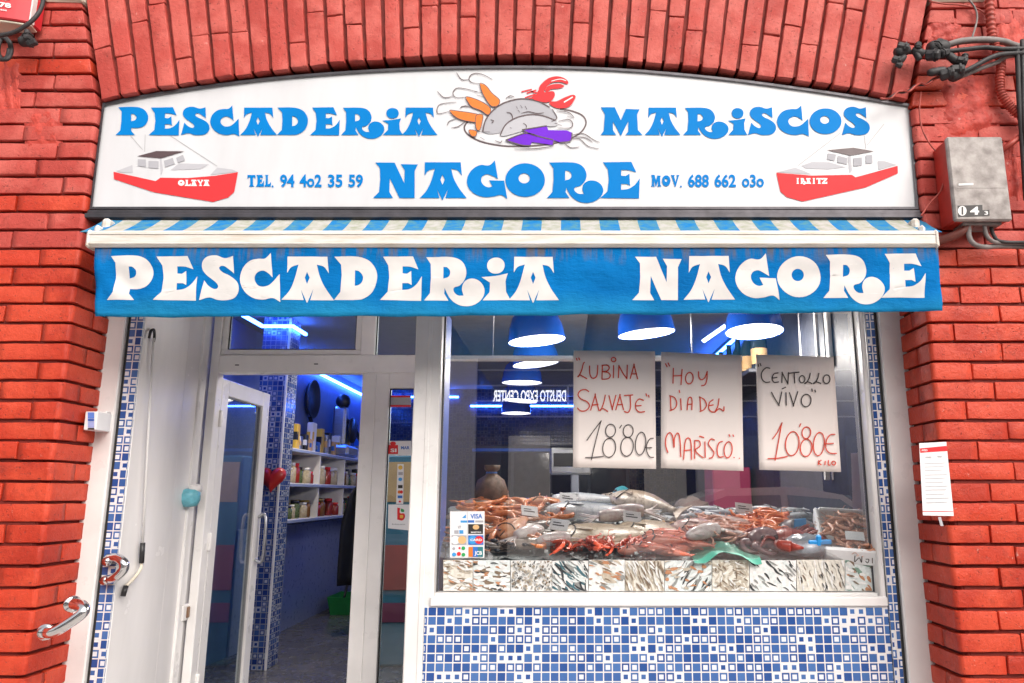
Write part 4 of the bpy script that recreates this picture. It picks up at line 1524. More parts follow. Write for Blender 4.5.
poster(5.256, 570, 345, [(573.6, 350.4), (655.0, 351.2), (656.3, 469), (573.0, 467.3)],
       'cream poster reading LUBINA SALVAJE in red with a black price', [
    (r_, [(33, 68), (38, 82)]), (r_, [(45, 66), (52, 80)]),
    (r_, [(78, 90), (70, 98), (62, 130), (48, 160), (40, 168), (52, 158), (68, 166), (90, 178)]),
    (r_, [(103, 108), (104, 150), (114, 172), (128, 174), (142, 158), (146, 106)]),
    (r_, [(170, 106), (168, 178)]), (r_, [(166, 108), (196, 106), (206, 122), (192, 138), (170, 140), (198, 144), (212, 160), (200, 177), (166, 180)]),
    (r_, [(229, 106), (228, 174)]), O_(r_, E(229, 77, 12, 11)),
    (r_, [(254, 174), (257, 112), (259, 112), (278, 148), (297, 174), (299, 174), (301, 104)]),
    (r_, [(316, 178), (336, 108), (337, 108), (356, 180)]), (r_, [(322, 152), (352, 152)]),
    (r_, [(100, 246), (80, 234), (55, 240), (42, 262), (58, 284), (90, 298), (102, 322), (84, 344), (56, 346), (38, 330)]),
    (r_, [(108, 344), (132, 266), (133, 266), (152, 346)]), (r_, [(115, 316), (150, 312)]),
    (r_, [(186, 262), (178, 300), (164, 338), (156, 344), (172, 334), (200, 350)]),
    (r_, [(204, 264), (222, 332), (223, 332), (242, 262)]),
    (r_, [(240, 342), (262, 268), (263, 268), (282, 342)]), (r_, [(247, 314), (278, 312)]),
    (r_, [(284, 266), (332, 262)]), (r_, [(316, 266), (318, 326), (306, 354), (284, 348)]),
    (r_, [(388, 292), (364, 284), (346, 304), (346, 334), (364, 352), (394, 350)]), (r_, [(345, 320), (376, 318)]),
    (r_, [(399, 254), (404, 270)]), (r_, [(412, 262), (416, 276)]),
    (k_, [(88, 502), (125, 450), (162, 402), (160, 410), (135, 505), (112, 604)], 5), (k_, [(80, 592), (128, 590), (178, 585)], 5),
    O_(k_, E(213, 450, 26, 34), 5), O_(k_, E(206, 540, 34, 50), 5), (k_, [(272, 420), (260, 438)], 5),
    O_(k_, E(306, 452, 26, 33), 5), O_(k_, E(300, 534, 33, 50), 5), O_(k_, E(371, 518, 27, 60), 5),
    (k_, [(440, 490), (420, 494), (404, 522), (404, 560), (420, 588), (442, 590)], 5), (k_, [(394, 540), (432, 540)], 5)])
poster(5.256, 657, 347, [(661.4, 351.8), (741.6, 355.2), (743.8, 471), (661.0, 468)],
       'cream poster reading HOY DIA DEL MARISCO all in red', [
    (r_, [(44, 86), (54, 106)]), (r_, [(57, 82), (67, 102)]),
    (r_, [(86, 110), (84, 192)]), (r_, [(132, 116), (126, 200)]), (r_, [(83, 152), (131, 150)]),
    O_(r_, E(170, 164, 20, 30)), (r_, [(218, 128), (220, 158), (234, 172), (252, 160), (264, 128)]), (r_, [(264, 126), (262, 170), (252, 198), (232, 204)]),
    (r_, [(70, 254), (74, 330)]), (r_, [(64, 256), (92, 266), (104, 295), (94, 322), (66, 336)]),
    (r_, [(124, 270), (128, 332)]), (r_, [(116, 226), (120, 242)]),
    (r_, [(158, 332), (164, 276), (176, 264), (184, 280), (183, 332)]), (r_, [(160, 302), (183, 300)]),
    (r_, [(226, 264), (230, 334)]), (r_, [(221, 262), (248, 276), (260, 304), (248, 328), (224, 340)]),
    (r_, [(297, 276), (276, 292), (272, 322), (286, 340), (308, 342)]), (r_, [(275, 308), (298, 304)]),
    (r_, [(326, 270), (320, 310), (306, 340), (328, 324), (350, 336), (352, 312)]),
    (r_, [(58, 556), (46, 520), (48, 474), (66, 450), (82, 470), (90, 528), (92, 480), (108, 452), (120, 480), (126, 578)]),
    (r_, [(140, 592), (148, 500), (164, 478), (178, 500), (182, 592)]), (r_, [(142, 544), (180, 540)]),
    (r_, [(198, 588), (199, 490)]), (r_, [(196, 492), (222, 494), (226, 520), (202, 542), (226, 570), (246, 582)]),
    (r_, [(252, 496), (254, 582)]), (r_, [(222, 468), (248, 476)]),
    (r_, [(304, 490), (284, 484), (270, 508), (286, 534), (300, 556), (290, 580), (272, 584)]),
    (r_, [(346, 496), (326, 504), (316, 540), (324, 576), (350, 576)]), O_(r_, E(374, 540, 21, 42)),
    (r_, [(378, 458), (384, 472)]), (r_, [(398, 460), (404, 472)]), (r_, [(402, 580), (408, 582)]), (r_, [(430, 584), (436, 586)])])
poster(5.34, 753, 350, [(756.2, 354.3), (833.6, 357.2), (841.4, 472), (759.6, 469.8)],
       'cream poster reading CENTOLLO VIVO in black with a red price', [
    (k_, [(27, 74), (30, 90)]), (k_, [(37, 70), (43, 86)]),
    (k_, [(92, 98), (68, 96), (46, 122), (48, 154), (66, 172), (92, 170)]),
    (k_, [(136, 122), (112, 128), (102, 152), (112, 172), (138, 170)]), (k_, [(104, 150), (130, 146)]),
    (k_, [(154, 176), (156, 124), (157, 124), (184, 176), (186, 176), (190, 118)]),
    (k_, [(192, 124), (248, 118)]), (k_, [(220, 122), (223, 178)]), O_(k_, E(262, 156, 15, 19)),
    (k_, [(306, 122), (300, 150), (284, 176), (276, 178), (292, 170), (316, 180)]), (k_, [(352, 122), (346, 150), (330, 176), (322, 178), (338, 170), (364, 180)]),
    O_(k_, E(393, 156, 18, 23)),
    (k_, [(98, 224), (118, 262), (138, 292), (139, 292), (154, 222)]), (k_, [(176, 226), (178, 296)]), (k_, [(154, 208), (176, 198)]),
    (k_, [(194, 226), (216, 292), (217, 292), (240, 220)]), O_(k_, E(284, 270, 26, 33)),
    (k_, [(314, 206), (318, 222)]), (k_, [(330, 212), (334, 226)]),
    (r_, [(104, 476), (130, 440), (154, 392), (152, 400), (136, 490), (118, 590)]), (r_, [(78, 580), (130, 578), (186, 568)]),
    O_(r_, E(210, 500, 36, 64)), (r_, [(256, 392), (248, 410)]), O_(r_, E(285, 442, 23, 31)), O_(r_, E(284, 522, 31, 46)), O_(r_, E(352, 502, 29, 62)),
    (r_, [(440, 450), (412, 454), (392, 484), (390, 526), (410, 550), (448, 552)]), (r_, [(378, 502), (432, 498)]),
    (r_, [(352, 588), (348, 614)]), (r_, [(366, 588), (350, 601), (366, 614)]), (r_, [(386, 592), (384, 614)]), (r_, [(404, 588), (402, 613), (414, 613)]), O_(r_, E(431, 604, 10, 10))])

# tape and cards
def flat_thing(name, label, cat, Y, base, shapes, thick=.0012, mats=None, group=None):
    """paper or sticker: base outline plus printed shapes [(material, loops)] or ('text', material, s, x0, x1, yb, h)"""
    xs_ = [p[0] for p in base]; ys_ = [p[1] for p in base]
    t = thing(name, label, cat, tuple(px(sum(xs_) / len(xs_), max(ys_), Y)), group=group)
    mb = MB(); mb.prism([px(x, y, Y) for x, y in base], (0, thick, 0)); mb.build('sheet', mats or M['paper_white'], t)
    names, pm = [], MB()
    for i, s in enumerate(shapes):
        mk_ = s[1] if s[0] == 'text' else s[0]
        if mk_ not in names:
            names.append(mk_)
        mp = lambda x, y, i=i: px(x, y, Y - .0006 - .00012 * i)
        if s[0] == 'text':
            pm.text(s[2], mp, *s[3:7], names.index(mk_), .03)
        else:
            pm.flat(s[1], mp, names.index(mk_))
    if shapes:
        pm.build('print', [M[k] if isinstance(k, str) else k for k in names], t)
    return t


def rect(a, b, c, d):
    return [(a, b), (c, b), (c, d), (a, d)]


M['card_blue'] = mat('card_blue', (.03, .16, .55), .4)
M['card_sky'] = mat('card_sky', (.05, .33, .72), .4)
M['ink_teal'] = mat('teal_print', (.02, .19, .22), .5)
X0, Y0, KK = 440, 500, 10.5
q = lambda x, y: (X0 + x / KK, Y0 + y / KK)
qr = lambda a, b, c, d: [[q(a, b), q(c, b), q(c, d), q(a, d)]]
qe = lambda x, y, r: [[q(*p) for p in ell(x, y, r, r * .95, 18)]]
flat_thing('card_sticker', 'white sheet of payment card logos stuck on the display window', 'sticker', YG - .004,
           [q(106, 120), q(468, 118), q(466, 608), q(104, 606)],
           [('ink_grey', qr(283, 120, 288, 480)), ('card_blue', qr(292, 212, 360, 238)), ('card_sky', qr(215, 215, 285, 238)), ('ink_grey', qr(370, 215, 455, 236)),
            ('text', 'card_blue', 'VISA', q(318, 0)[0], q(446, 0)[0], q(0, 193)[1], 4.4), ('card_sky', [[q(228, 190), q(272, 150), q(272, 190)]]),
            ('ink_black', qr(296, 254, 452, 356)), ('ink_tan', [[q(*p) for p in ell(378, 285, 34, 26, 16)]]), ('text', 'ink_white', 'MAESTRO', q(325, 0)[0], q(432, 0)[0], q(0, 346)[1], 1.4),
            ('card_sky', qr(203, 316, 246, 354)), ('ink_grey', qr(150, 318, 196, 352)), ('text', 'ink_grey', 'VP', q(185, 0)[0], q(222, 0)[0], q(0, 300)[1], 3),
            ('ink_grey', qr(122, 370, 278, 470)), ('ink_white', qe(160, 420, 46)), ('ink_tan', qe(232, 420, 44)),
            ('card_blue', qr(296, 370, 456, 470)), ('card_sky', qe(345, 420, 46)), ('ink_red', qe(410, 420, 44)), ('text', 'ink_white', 'CARD', q(318, 0)[0], q(440, 0)[0], q(0, 430)[1], 2.2),
            ('card_sky', qe(148, 572, 22)), ('ink_red', qe(198, 565, 22)), ('ink_green', qe(245, 506, 20)), ('ink_green', qe(246, 574, 20)), ('ink_red', qe(205, 505, 12)), ('ink_grey', qe(145, 510, 16)),
            ('ink_orange', qr(300, 492, 345, 596)), ('card_blue', qr(345, 492, 396, 596)), ('ink_teal', qr(396, 492, 452, 596)), ('text', 'ink_white', 'JCB', q(362, 0)[0], q(440, 0)[0], q(0, 575)[1], 3.6)])
YN = -.018
M['faint'] = mat('faint_print', (.60, .60, .62), .7)
flat_thing('paper_notice', 'white printed notice with a red band taped to the brick pier', 'notice', YN,
           [(919.2, 443.2), (946.3, 441.8), (953.8, 516), (923, 515.4)],
           [('ink_red', [[(919.8, 448.4), (946.9, 445.8), (947.3, 451), (920.4, 452.8)]]), ('ink_red', [[(922.6, 511.2), (953.2, 511.0), (953.25, 511.6), (922.65, 511.9)]]),
            ('text', 'ink_white', 'AVISO', 921.5, 927.5, 451.2, 1.9),
            ('text', 'ink_line', 'HORARIO', 925.5, 931.5, 458.2, 1.7), ('text', 'ink_line', 'TIENDA', 937, 942, 457.4, 1.7)]
           + [(M['faint'], [[(924.2 + (y - 460) * .045, y), (945.5 + (y - 460) * .1 - (i % 3) * 2.2, y - .5), (945.5 + (y - 460) * .1 - (i % 3) * 2.2, y + .25), (924.2 + (y - 460) * .045, y + .8)]]) for i, y in enumerate([463, 466.5, 470, 474.5, 478, 482, 486, 489.5, 494, 498, 502])])
flat_thing('tape_strip', 'short clear tape strip hanging under the paper notice', 'tape', YN + .004, [(938, 517), (941, 517), (943.5, 526), (940.6, 526)], [], mats=M['ink_pale'])

# stickers on the glazed side panel
YSP = YD + .028
flat_thing('window_notice', 'grey notice with a red border at the top of the glazed side panel', 'notice', YSP, rect(387.5, 395.5, 411, 407), [('ink_red', [rect(387.6, 395.6, 410.9, 406.9)]), ('ink_grey', [rect(389.5, 397.4, 410.8, 405)]), ('text', 'ink_line', 'AVISOS', 391, 409, 403.8, 4)])
flat_thing('window_notice', 'white and red notice on a teal band in the glazed side panel', 'notice', YSP, rect(387.6, 441, 411, 455.5), [('ink_red', [rect(388.4, 445, 398, 454)]), ('ink_red', [ell(393, 443.5, 3, 2, 12)]), ('text', 'card_blue', 'MAR', 401, 409.5, 449.2, 3), ('text', 'ink_white', 'SI', 390.5, 396.5, 452, 3.4)])
flat_thing('sticker_strip', 'tall narrow white strip of small card symbols on the glazed side panel', 'sticker', YSP, [(397.5, 464), (403.7, 464), (403.2, 504), (396.2, 504)],
           [('ink_yellow', [ell(400.4, 467.5, 2.2, 2.2, 14)]), ('ink_grey', [rect(398.4, 472, 402.8, 475)]), ('card_sky', [ell(400.3, 479.3, 2, 1.8, 12)]), ('ink_black', [rect(398, 485, 402.6, 488.2)]), ('ink_orange', [ell(399.2, 492, 1.6, 1.7, 12)]), ('ink_red', [ell(401.4, 492, 1.6, 1.7, 12)]), ('card_blue', [rect(397.6, 495.5, 402.4, 498.2)]), ('ink_red', [ell(399.8, 501.5, 1.2, 1, 12)])])
flat_thing('window_poster', 'square white poster with a red and green letter b on the glazed side panel', 'poster', YSP, [(388.3, 504.5), (411, 504.5), (411, 530.5), (388, 528.3)],
           [('ink_red', [sp([(397.3, 507.5), (400.2, 508.2), (400, 513, 1), (404, 513.5, 1), (405, 517, 1), (402.5, 520.4, 1), (397.2, 519.5)])]), ('ink_yellow', [sp([(400.0, 515), (403, 515.4, 1), (402.6, 518, 1), (399.8, 517.8)])]), ('ink_green', [sp([(401, 508.5), (404, 509.8, 1), (404, 512.2), (401, 511.5, 1)])]), ('text', 'ink_line', 'bizum', 392, 405, 524.8, 1.3)])
# ------------------------------------------------------------------ shop interior
XL, XR, YBK, ZCL = -2.85, 1.62, 7.4, 3.05
mb = MB(); mb.box(XL - .1, XR + .1, YF + .141, YBK + .1, FLZ - .3, FLZ, .002)
mb.build('shop_floor', M['floor'], kind='structure')
mb = MB(); mb.box(xw - .1, xe + .2, YF + .02, YF + .14, 0, FLZ - .004, .004)
mb.build('doorstep', M['sill'], label='pale stone doorstep at the shop entrance', cat='doorstep')
mb = MB(); mb.box(XL - .1, XR + .1, YF + .141, YBK + .1, ZCL, ZCL + .1, .002)
mb.box(-0.9, 0.2, 2.0, YBK - .2, ZCL - .14, ZCL - .001, .003)
mb.build('shop_ceiling', M['ceiling'], label='grey white ceiling inside the shop', cat='ceiling')
mb = MB(); mb.box(XL - .1, XR + .1, YBK, YBK + .1, FLZ, ZCL, .002)
mb.build('back_wall', M['mosaic_navy'], label='navy mosaic back wall of the shop', cat='wall')
mb = MB(); mb.box(XL - .1, XL, YD + .05, YBK, FLZ, ZCL, .002); mb.box(XL - .1, xw - .101, YD + .04, YD + .12, FLZ, ZCL, .002)
mb.build('inside_wall', M['room_wall'], label='pale plain wall behind the shelf unit inside the shop', cat='wall')
mb = MB(); mb.box(XR, XR + .1, YF + .141, YBK, FLZ, ZCL, .002)
mb.build('inside_wall', mat('dark_end_wall2', (.028, .03, .045), .5, var=.3), label='dark plain wall at the right end of the fish counter', cat='wall')

M['added_counter_pale'] = mat('added_counter_front', (.55, .57, .58), .4)
M['wall_end'] = mat('dark_end_wall', (.07, .075, .11), .5, var=.3)
# mosaic column
yc = 2.85
c0, c1 = wx(254, 450, yc), wx(281.5, 450, yc)
col = thing('mosaic_column', 'square blue mosaic column behind the open glass door', 'column', ((c0 + c1) / 2, yc + .2, FLZ))
mb = MB(); mb.box(c0, c1, yc, yc + .26, FLZ, ZCL - .002, .004); mb.build('tiling', M['mosaic_dim'], col)
mb = MB(); mb.box(c1 - .012, c1 + .006, yc - .006, yc + .012, FLZ, ZCL - .01, .002); mb.build('corner_bead', M['pvc'], col)


def led(path, label):
    mb = MB()
    for a, b in zip(path, path[1:]):
        a, b = Vector(a), Vector(b)
        d = (b - a).normalized() * .012
        lo = [min(a[i], b[i]) - .012 for i in range(3)]
        hi = [max(a[i], b[i]) + .012 for i in range(3)]
        mb.box(lo[0], hi[0], lo[1], hi[1], lo[2], hi[2], .002)
    return mb.build('led_strip', M['led'], label=label, cat='light strip', group='blue light strips')


zl = 2.96
led([(c0 - .0, yc - .9, zl), (c0 - .0, yc - .03, zl)], 'blue light strip running up to the mosaic column along the ceiling')
led([(c0 + .03, yc - .03, zl), (c1 + .03, yc - .03, zl)], 'blue light strip across the top of the mosaic column')
led([(c1 + .03, yc + .0, zl), (c1 + .03, yc + .3, zl)], 'blue light strip along the inner side of the mosaic column')
led([(XL + .04, 4.0, 2.93), (XL + .04, YBK - .06, 2.93)], 'blue light strip above the shelf unit')
led([(XL + .1, YBK - .04, 2.93), (-1.5, YBK - .04, 2.93)], 'blue light strip above the back of the shelf unit')
led([(-1.3, YBK - .04, 2.80), (.9, YBK - .04, 2.80)], 'blue light strip along the back wall behind the lamps')
p, q_ = px(704, 341, 3.5), px(728, 325, 3.0)
led([(XR - .04, 3.2, 2.95), (XR - .04, 4.8, 2.95)], 'blue light strip along the ceiling over the right end wall')
mb = MB(); mb.prism([tuple(px(702, 341, 2.2)), tuple(px(704, 343, 2.2)), tuple(px(727, 327, 1.9)), tuple(px(725, 325, 1.9))], (0, .02, .01))
mb.build('tube_light', M['led_white'], label='short slanting tube light above the posters', cat='light')

# white rail behind the posters
a, b = px(443, 358.5, 1.0), px(742, 358.5, 1.0)
rail = thing('curtain_rail', 'white horizontal rail hung behind the posters in the display window', 'rail', ((a.x + b.x) / 2, 1.0, a.z - .02))
mb = MB(); mb.box(a.x, b.x, .985, 1.015, a.z - .016, a.z + .016, .004); mb.build('bar', M['paper_white'], rail)
for x in (a.x + .3, b.x - .3):
    mb = MB(); mb.tube([(x, 1.0, a.z), (x, 1.0, ZCL)], .003, 6, sub=1)
    mb.build('wire', M['steel'], rail)

# pendant lamps
def make_pendant(label):
    t = thing('pendant_lamp', label, 'lamp', (0, 0, 0), group='blue pendant lamps')
    mb = MB(); mb.lathe([(.19, 0), (.188, .03), (.18, .09), (.155, .16), (.11, .205), (.05, .23), (.03, .235), (.03, .26), (0, .262)], (0, 0, 0), 32, caps=False)
    mb.lathe([(.186, .002), (.182, .03), (.174, .09), (.15, .155)], (0, 0, 0), 32, 1, caps=False)
    mb.build('lamp_shade', [M['shade'], M['shade_in']], t, local=True)
    mb = MB(); mb.lathe([(0, .018), (.178, .018), (.178, .026), (0, .026)], (0, 0, 0), 32, smooth=False)
    mb.build('diffuser', M['bulb'], t, local=True)
    mb = MB(); mb.tube([(0, 0, .26), (0, 0, .62)], .004, 6, sub=1); mb.build('cord', M['black'], t, local=True)
    return t


pend = [(537, 341, 1.4, (.0, -.10), 'blue pendant lamp nearest the left post of the display window'), (646.5, 334, 1.4, (.02, -.10), 'blue pendant lamp above the first two posters'), (754.5, 332, 1.4, (-.08, 0), 'blue pendant lamp above the CENTOLLO poster, tilted to show its bright disc'),
        (536, 364, 2.5, (0, -.12), 'second blue pendant lamp in the row leading to the back wall'), (522, 383, 3.5, (.02, 0), 'third blue pendant lamp in the row leading to the back wall'), (520, 401, 4.7, (.0, .08), 'fourth blue pendant lamp in the row leading to the back wall'), (516, 413.5, 6.0, (0, 0), 'last and smallest blue pendant lamp by the back wall')]
first = None
for i, (x, y, Y, (rx, ry), lab) in enumerate(pend):
    loc = px(x, y, Y)
    if first is None:
        first = make_pendant(lab)
        o = first
    else:
        o = dup(first, label=lab)
    o.location = loc
    o.rotation_euler = (rx, ry, 0)
    if i < 7:
        ld = bpy.data.lights.new('lamp_glow', 'POINT')
        ld.energy = 26 if i < 3 else 1.5
        ld.color = (1, .92, .85)
        ld.shadow_soft_size = .12
        lo = bpy.data.objects.new('lamp_glow', ld)
        COL.objects.link(lo)
        lo.location = loc + Vector((0, 0, -.13))

# recessed ceiling spot seen through the small transom
p = px(388, 349, 2.6)
sp_ = thing('ceiling_spot', 'round recessed ceiling spot above the entrance', 'ceiling light', (p.x, p.y, ZCL - .02))
mb = MB(); mb.lathe([(.05, -.004), (.11, -.012), (.12, 0), (.05, .0)], (p.x, p.y, ZCL - .002), 24); mb.build('ring', M['steel'], sp_)
mb = MB(); mb.lathe([(0, -.006), (.05, -.006)], (p.x, p.y, ZCL - .002), 20, smooth=False); mb.build('bulb', M['led_white'], sp_)
ld = bpy.data.lights.new('spot_glow', 'SPOT'); ld.energy = 50; ld.color = (1, .9, .8); ld.spot_size = 2.4; ld.spot_blend = .8; ld.shadow_soft_size = .05
lo = bpy.data.objects.new('spot_glow', ld); COL.objects.link(lo); lo.location = (p.x - .5, p.y + .9, ZCL - .03)

# shelf unit on the inside wall
sh = thing('shelf_unit', 'white wall shelf unit full of jars and packets at the back of the entrance', 'shelves', (XL + .2, 5.6, 1.3))
Y0s, Y1s = 3.55, 7.2
shz = [1.33, 1.66, 1.98]
mb = MB()
for z in shz:
    mb.box(XL + .001, XL + .36, Y0s, Y1s, z - .03, z, .003)
mb.build('shelf', M['pvc'], sh)
for y in (Y0s, 4.45, 5.35, 6.3, Y1s - .025):
    mb = MB(); mb.box(XL + .002, XL + .35, y + .001, y + .024, shz[0], shz[2] - .031, .003)
    mb.build('upright', M['pvc'], sh)
mb = MB()
for z in shz:
    mb.box(XL + .361, XL + .366, Y0s, Y1s, z - .032, z - .008, .001)
mb.build('price_rail', mat('price_rail_grey', (.3, .36, .55), .5), sh)
jar_m = [mat('amber_preserve', (.22, .10, .03), .2, var=.4, scale=40), mat('pale_preserve', (.50, .42, .28), .2, var=.4, scale=40), mat('red_preserve', (.30, .03, .02), .2, var=.3, scale=40), mat('green_preserve', (.10, .14, .05), .25, var=.4, scale=40)]
lid_m = [mat('gold_lid', (.55, .38, .12), .3, .8), M['pvc'], M['ink_red'], mat('dark_lid', (.03, .03, .04), .4)]


def make_jar(i):
    t = thing('glass_jar', 'small jar of preserves on the wall shelf unit', 'jar', (0, 0, 0), group='jars of preserves on the shelf unit')
    mb = MB(); mb.lathe([(0, 0), (.04, 0), (.043, .01), (.043, .085), (.032, .1), (0, .1)], (0, 0, 0), 10); mb.build('jar_body', jar_m[i], t, local=True)
    mb = MB(); mb.lathe([(.035, .1), (.036, .118), (0, .12)], (0, 0, 0), 10); mb.build('lid', lid_m[i], t, local=True)
    return t


protos = [make_jar(i) for i in range(4)]
used = set()
rs = random.Random(9)
for z in shz[:2]:
    for y in [Y0s + .08 + .115 * k for k in range(31)]:
        if abs(y - 4.46) < .06 or abs(y - 5.36) < .06 or abs(y - 6.31) < .06:
            continue
        for row in range(2):
            if rs.random() < .06:
                continue
            i = rs.randrange(4)
            o = protos[i] if i not in used else dup(protos[i])
            used.add(i)
            o.location = (XL + .27 - row * .12 + rs.uniform(-.02, .02), y + rs.uniform(-.02, .02), z + .0005)
            s = rs.uniform(1.1, 1.5); o.scale = (s, s, s * rs.uniform(.85, 1.3))
# packets and boxes on top
pk = [M['ink_tan'], M['paper_white'], M['card_blue'], M['ink_yellow'], M['steel'], M['black']]
for k in range(24):
    y = Y0s + .1 + k * .145
    mb = MB(); w_, h_ = rs.uniform(.06, .1), rs.uniform(.12, .36)
    mb.box(XL + .12, XL + .12 + w_, y, y + rs.uniform(.08, .14), shz[2] + .001, shz[2] + h_, .008, 0, .003)
    mb.box(XL + .119, XL + .121 + w_, y - .001, y + .04, shz[2] + h_ * .4, shz[2] + h_ * .7, .001, 1)
    mb.build('packet', [pk[k % 6], pk[(k + 2) % 6]], label='upright food packet standing on top of the wall shelf unit', cat='packet', group='packets on top of the shelf unit')
# round pan and slicer
p = pX(311, 399, XL + .03)
pan = thing('round_pan', 'round black pan hung on the wall above the shelf unit', 'pan', tuple(p))
mb = MB(); mb.lathe([(0, 0), (.17, 0), (.21, .04), (.22, .04), (.18, -.012), (0, -.012)], p, 28, mtx=Matrix.Rotation(PI / 2, 3, 'Y')); mb.build('bowl', M['black'], pan)
mb = MB(); mb.tube([(p.x, p.y, p.z - .2), (p.x + .05, p.y + .08, p.z - .42)], .022, 8, sub=1); mb.build('handle', M['black'], pan)
sl = thing('slicing_machine', 'dark slicing machine standing on top of the wall shelf unit', 'machine', (XL + .2, 5.7, shz[2]))
mb = MB(); mb.box(XL + .05, XL + .34, 5.5, 5.95, shz[2] + .012, shz[2] + .15, .03); mb.box(XL + .1, XL + .26, 5.6, 5.75, shz[2] + .14, shz[2] + .62, .03); mb.build('body', M['steel'], sl)
mb = MB(); mb.lathe([(0, -.02), (.15, -.015), (.16, 0), (.15, .015), (0, .02)], (XL + .3, 5.78, shz[2] + .34), 24, mtx=Matrix.Rotation(PI / 2, 3, 'Y')); mb.build('blade', M['black'], sl)
mb = MB(); mb.ball((XL + .2, 5.67, shz[2] + .68), .09, .09, .09); mb.tube([(XL + .25, 5.7, shz[2] + .45), (XL + .3, 6.05, shz[2] + .3), (XL + .3, 6.3, shz[2] + .2)], .03, 10); mb.build('arm', M['black'], sl)
# wainscot below and things by the floor
mb = MB(); mb.box(XL + .001, XL + .02, YD + 2.3, YBK - .02, FLZ + .001, 1.25, .002)
mb.build('wainscot', mat('led_tinted_wainscot', (.34, .39, .58), .3, var=.05), label='pale glossy wainscot below the wall shelf unit', cat='wall panel')  # LED blue put into the wainscot colour too
bx = pZ(343, 612, FLZ)
M['green'] = mat('green_plastic', (.02, .26, .06), .35, var=.2)
bk = thing('shopping_basket', 'green plastic basket on the floor under the shelves', 'basket', tuple(bx))
bx.x = max(bx.x, XL + .35)
mb = MB()
for s in (-1, 1):
    mb.hexa([(bx.x + (s * .16 if not i & 4 else s * .2) + (.012 if i & 1 else 0), bx.y + ((.24 if i & 2 else -.24) * (1.1 if i & 4 else 1)), bx.z + (.2 if i & 4 else 0)) for i in range(8)], .003)
    mb.hexa([(bx.x + ((.17 if i & 1 else -.16) * (1.25 if i & 4 else 1)), bx.y + (s * .24 if not i & 4 else s * .265) + (.012 if i & 2 else 0), bx.z + (.2 if i & 4 else 0)) for i in range(8)], .003)
mb.box(bx.x - .16, bx.x + .17, bx.y - .24, bx.y + .25, bx.z, bx.z + .012, .002)
mb.build('tub', M['green'], bk)
mb = MB(); mb.tube([(bx.x, bx.y - .27, bx.z + .2), (bx.x, bx.y - .1, bx.z + .36), (bx.x, bx.y + .1, bx.z + .36), (bx.x, bx.y + .27, bx.z + .2)], .014, 8); mb.build('handle', M['black'], bk)
# apron on the shelf end
ap = MB()
p = px(356, 476, 4.2)
vs, fs = [], []
for j in range(13):
    v = j / 12
    for i in range(9):
        u = i / 8 - .5
        hw = .10 + .20 * min(1, v * 2.2) if v > .1 else .06
        vs.append((p.x + u * 2 * hw * .55 + .05, 4.2 + .05 * math.cos(u * 9 + v * 2), p.z - v * 1.05))
for j in range(12):
    for i in range(8):
        a = j * 9 + i
        fs.append([a, a + 1, a + 10, a + 9])
ap.add(vs, fs, 0, True)
o = ap.build('apron', M['black'], label='long black apron hanging in the doorway beside the shelves', cat='apron')
s_ = o.modifiers.new('thick', 'SOLIDIFY'); s_.thickness = .01
# red heart on the column
p = px(272, 478, yc - .03)
mb = MB()
mt = Matrix.Identity(3)
vs, fs = [], []
nseg = 28
def hp(t):
    return (16 * math.sin(t) ** 3, 13 * math.cos(t) - 5 * math.cos(2 * t) - 2 * math.cos(3 * t) - math.cos(4 * t))
for kk, dy in enumerate((-.05, -.035, 0, .02)):
    sc = (.35, .8, 1, .8)[kk] * .0072
    for i in range(nseg):
        a, b = hp(2 * PI * i / nseg)
        vs.append((p.x + a * sc, p.y + dy, p.z + b * sc))
for kk in range(3):
    for i in range(nseg):
        j = (i + 1) % nseg
        fs.append([kk * nseg + i, kk * nseg + j, (kk + 1) * nseg + j, (kk + 1) * nseg + i])
fs += [list(range(nseg)), [3 * nseg + i for i in range(nseg)]]
mb.add(vs, fs, 0, True)
mb.build('heart_ornament', mat('glossy_red', (.50, .018, .012), .4), label='glossy red heart hung on the mosaic column', cat='ornament')
# seen through the glazed side panel
p = px(398, 470, 3.0)
fz = thing('chest_freezer', 'tall teal drinks cabinet with a tan front behind the glazed side panel', 'cabinet', (p.x + .1, 3.2, FLZ))
mb = MB(); mb.box(p.x - .14, p.x + .2, 3.0, 3.6, FLZ, 1.88, .015); mb.build('cabinet_body', mat('teal_cabinet', (.03, .20, .30), .35), fz)
zz = px(398, 462, 3.0).z, px(398, 502, 3.0).z, px(398, 545, 3.0).z, px(398, 590, 3.0).z
mb = MB(); mb.box(p.x - .12, p.x + .18, 2.985, 2.999, zz[1], zz[0], .003); mb.build('tan_panel', M['ink_tan'], fz)
mb = MB(); mb.box(p.x - .13, p.x + .19, 2.98, 2.998, zz[3], zz[2], .003); mb.build('red_panel', mat('dull_red', (.4, .06, .05), .4), fz)
mb = MB(); mb.box(p.x - .13, p.x + .19, 2.984, 2.997, zz[3] - .25, zz[3] - .1, .003); mb.build('pink_panel', mat('dull_pink', (.3, .06, .12), .4), fz)

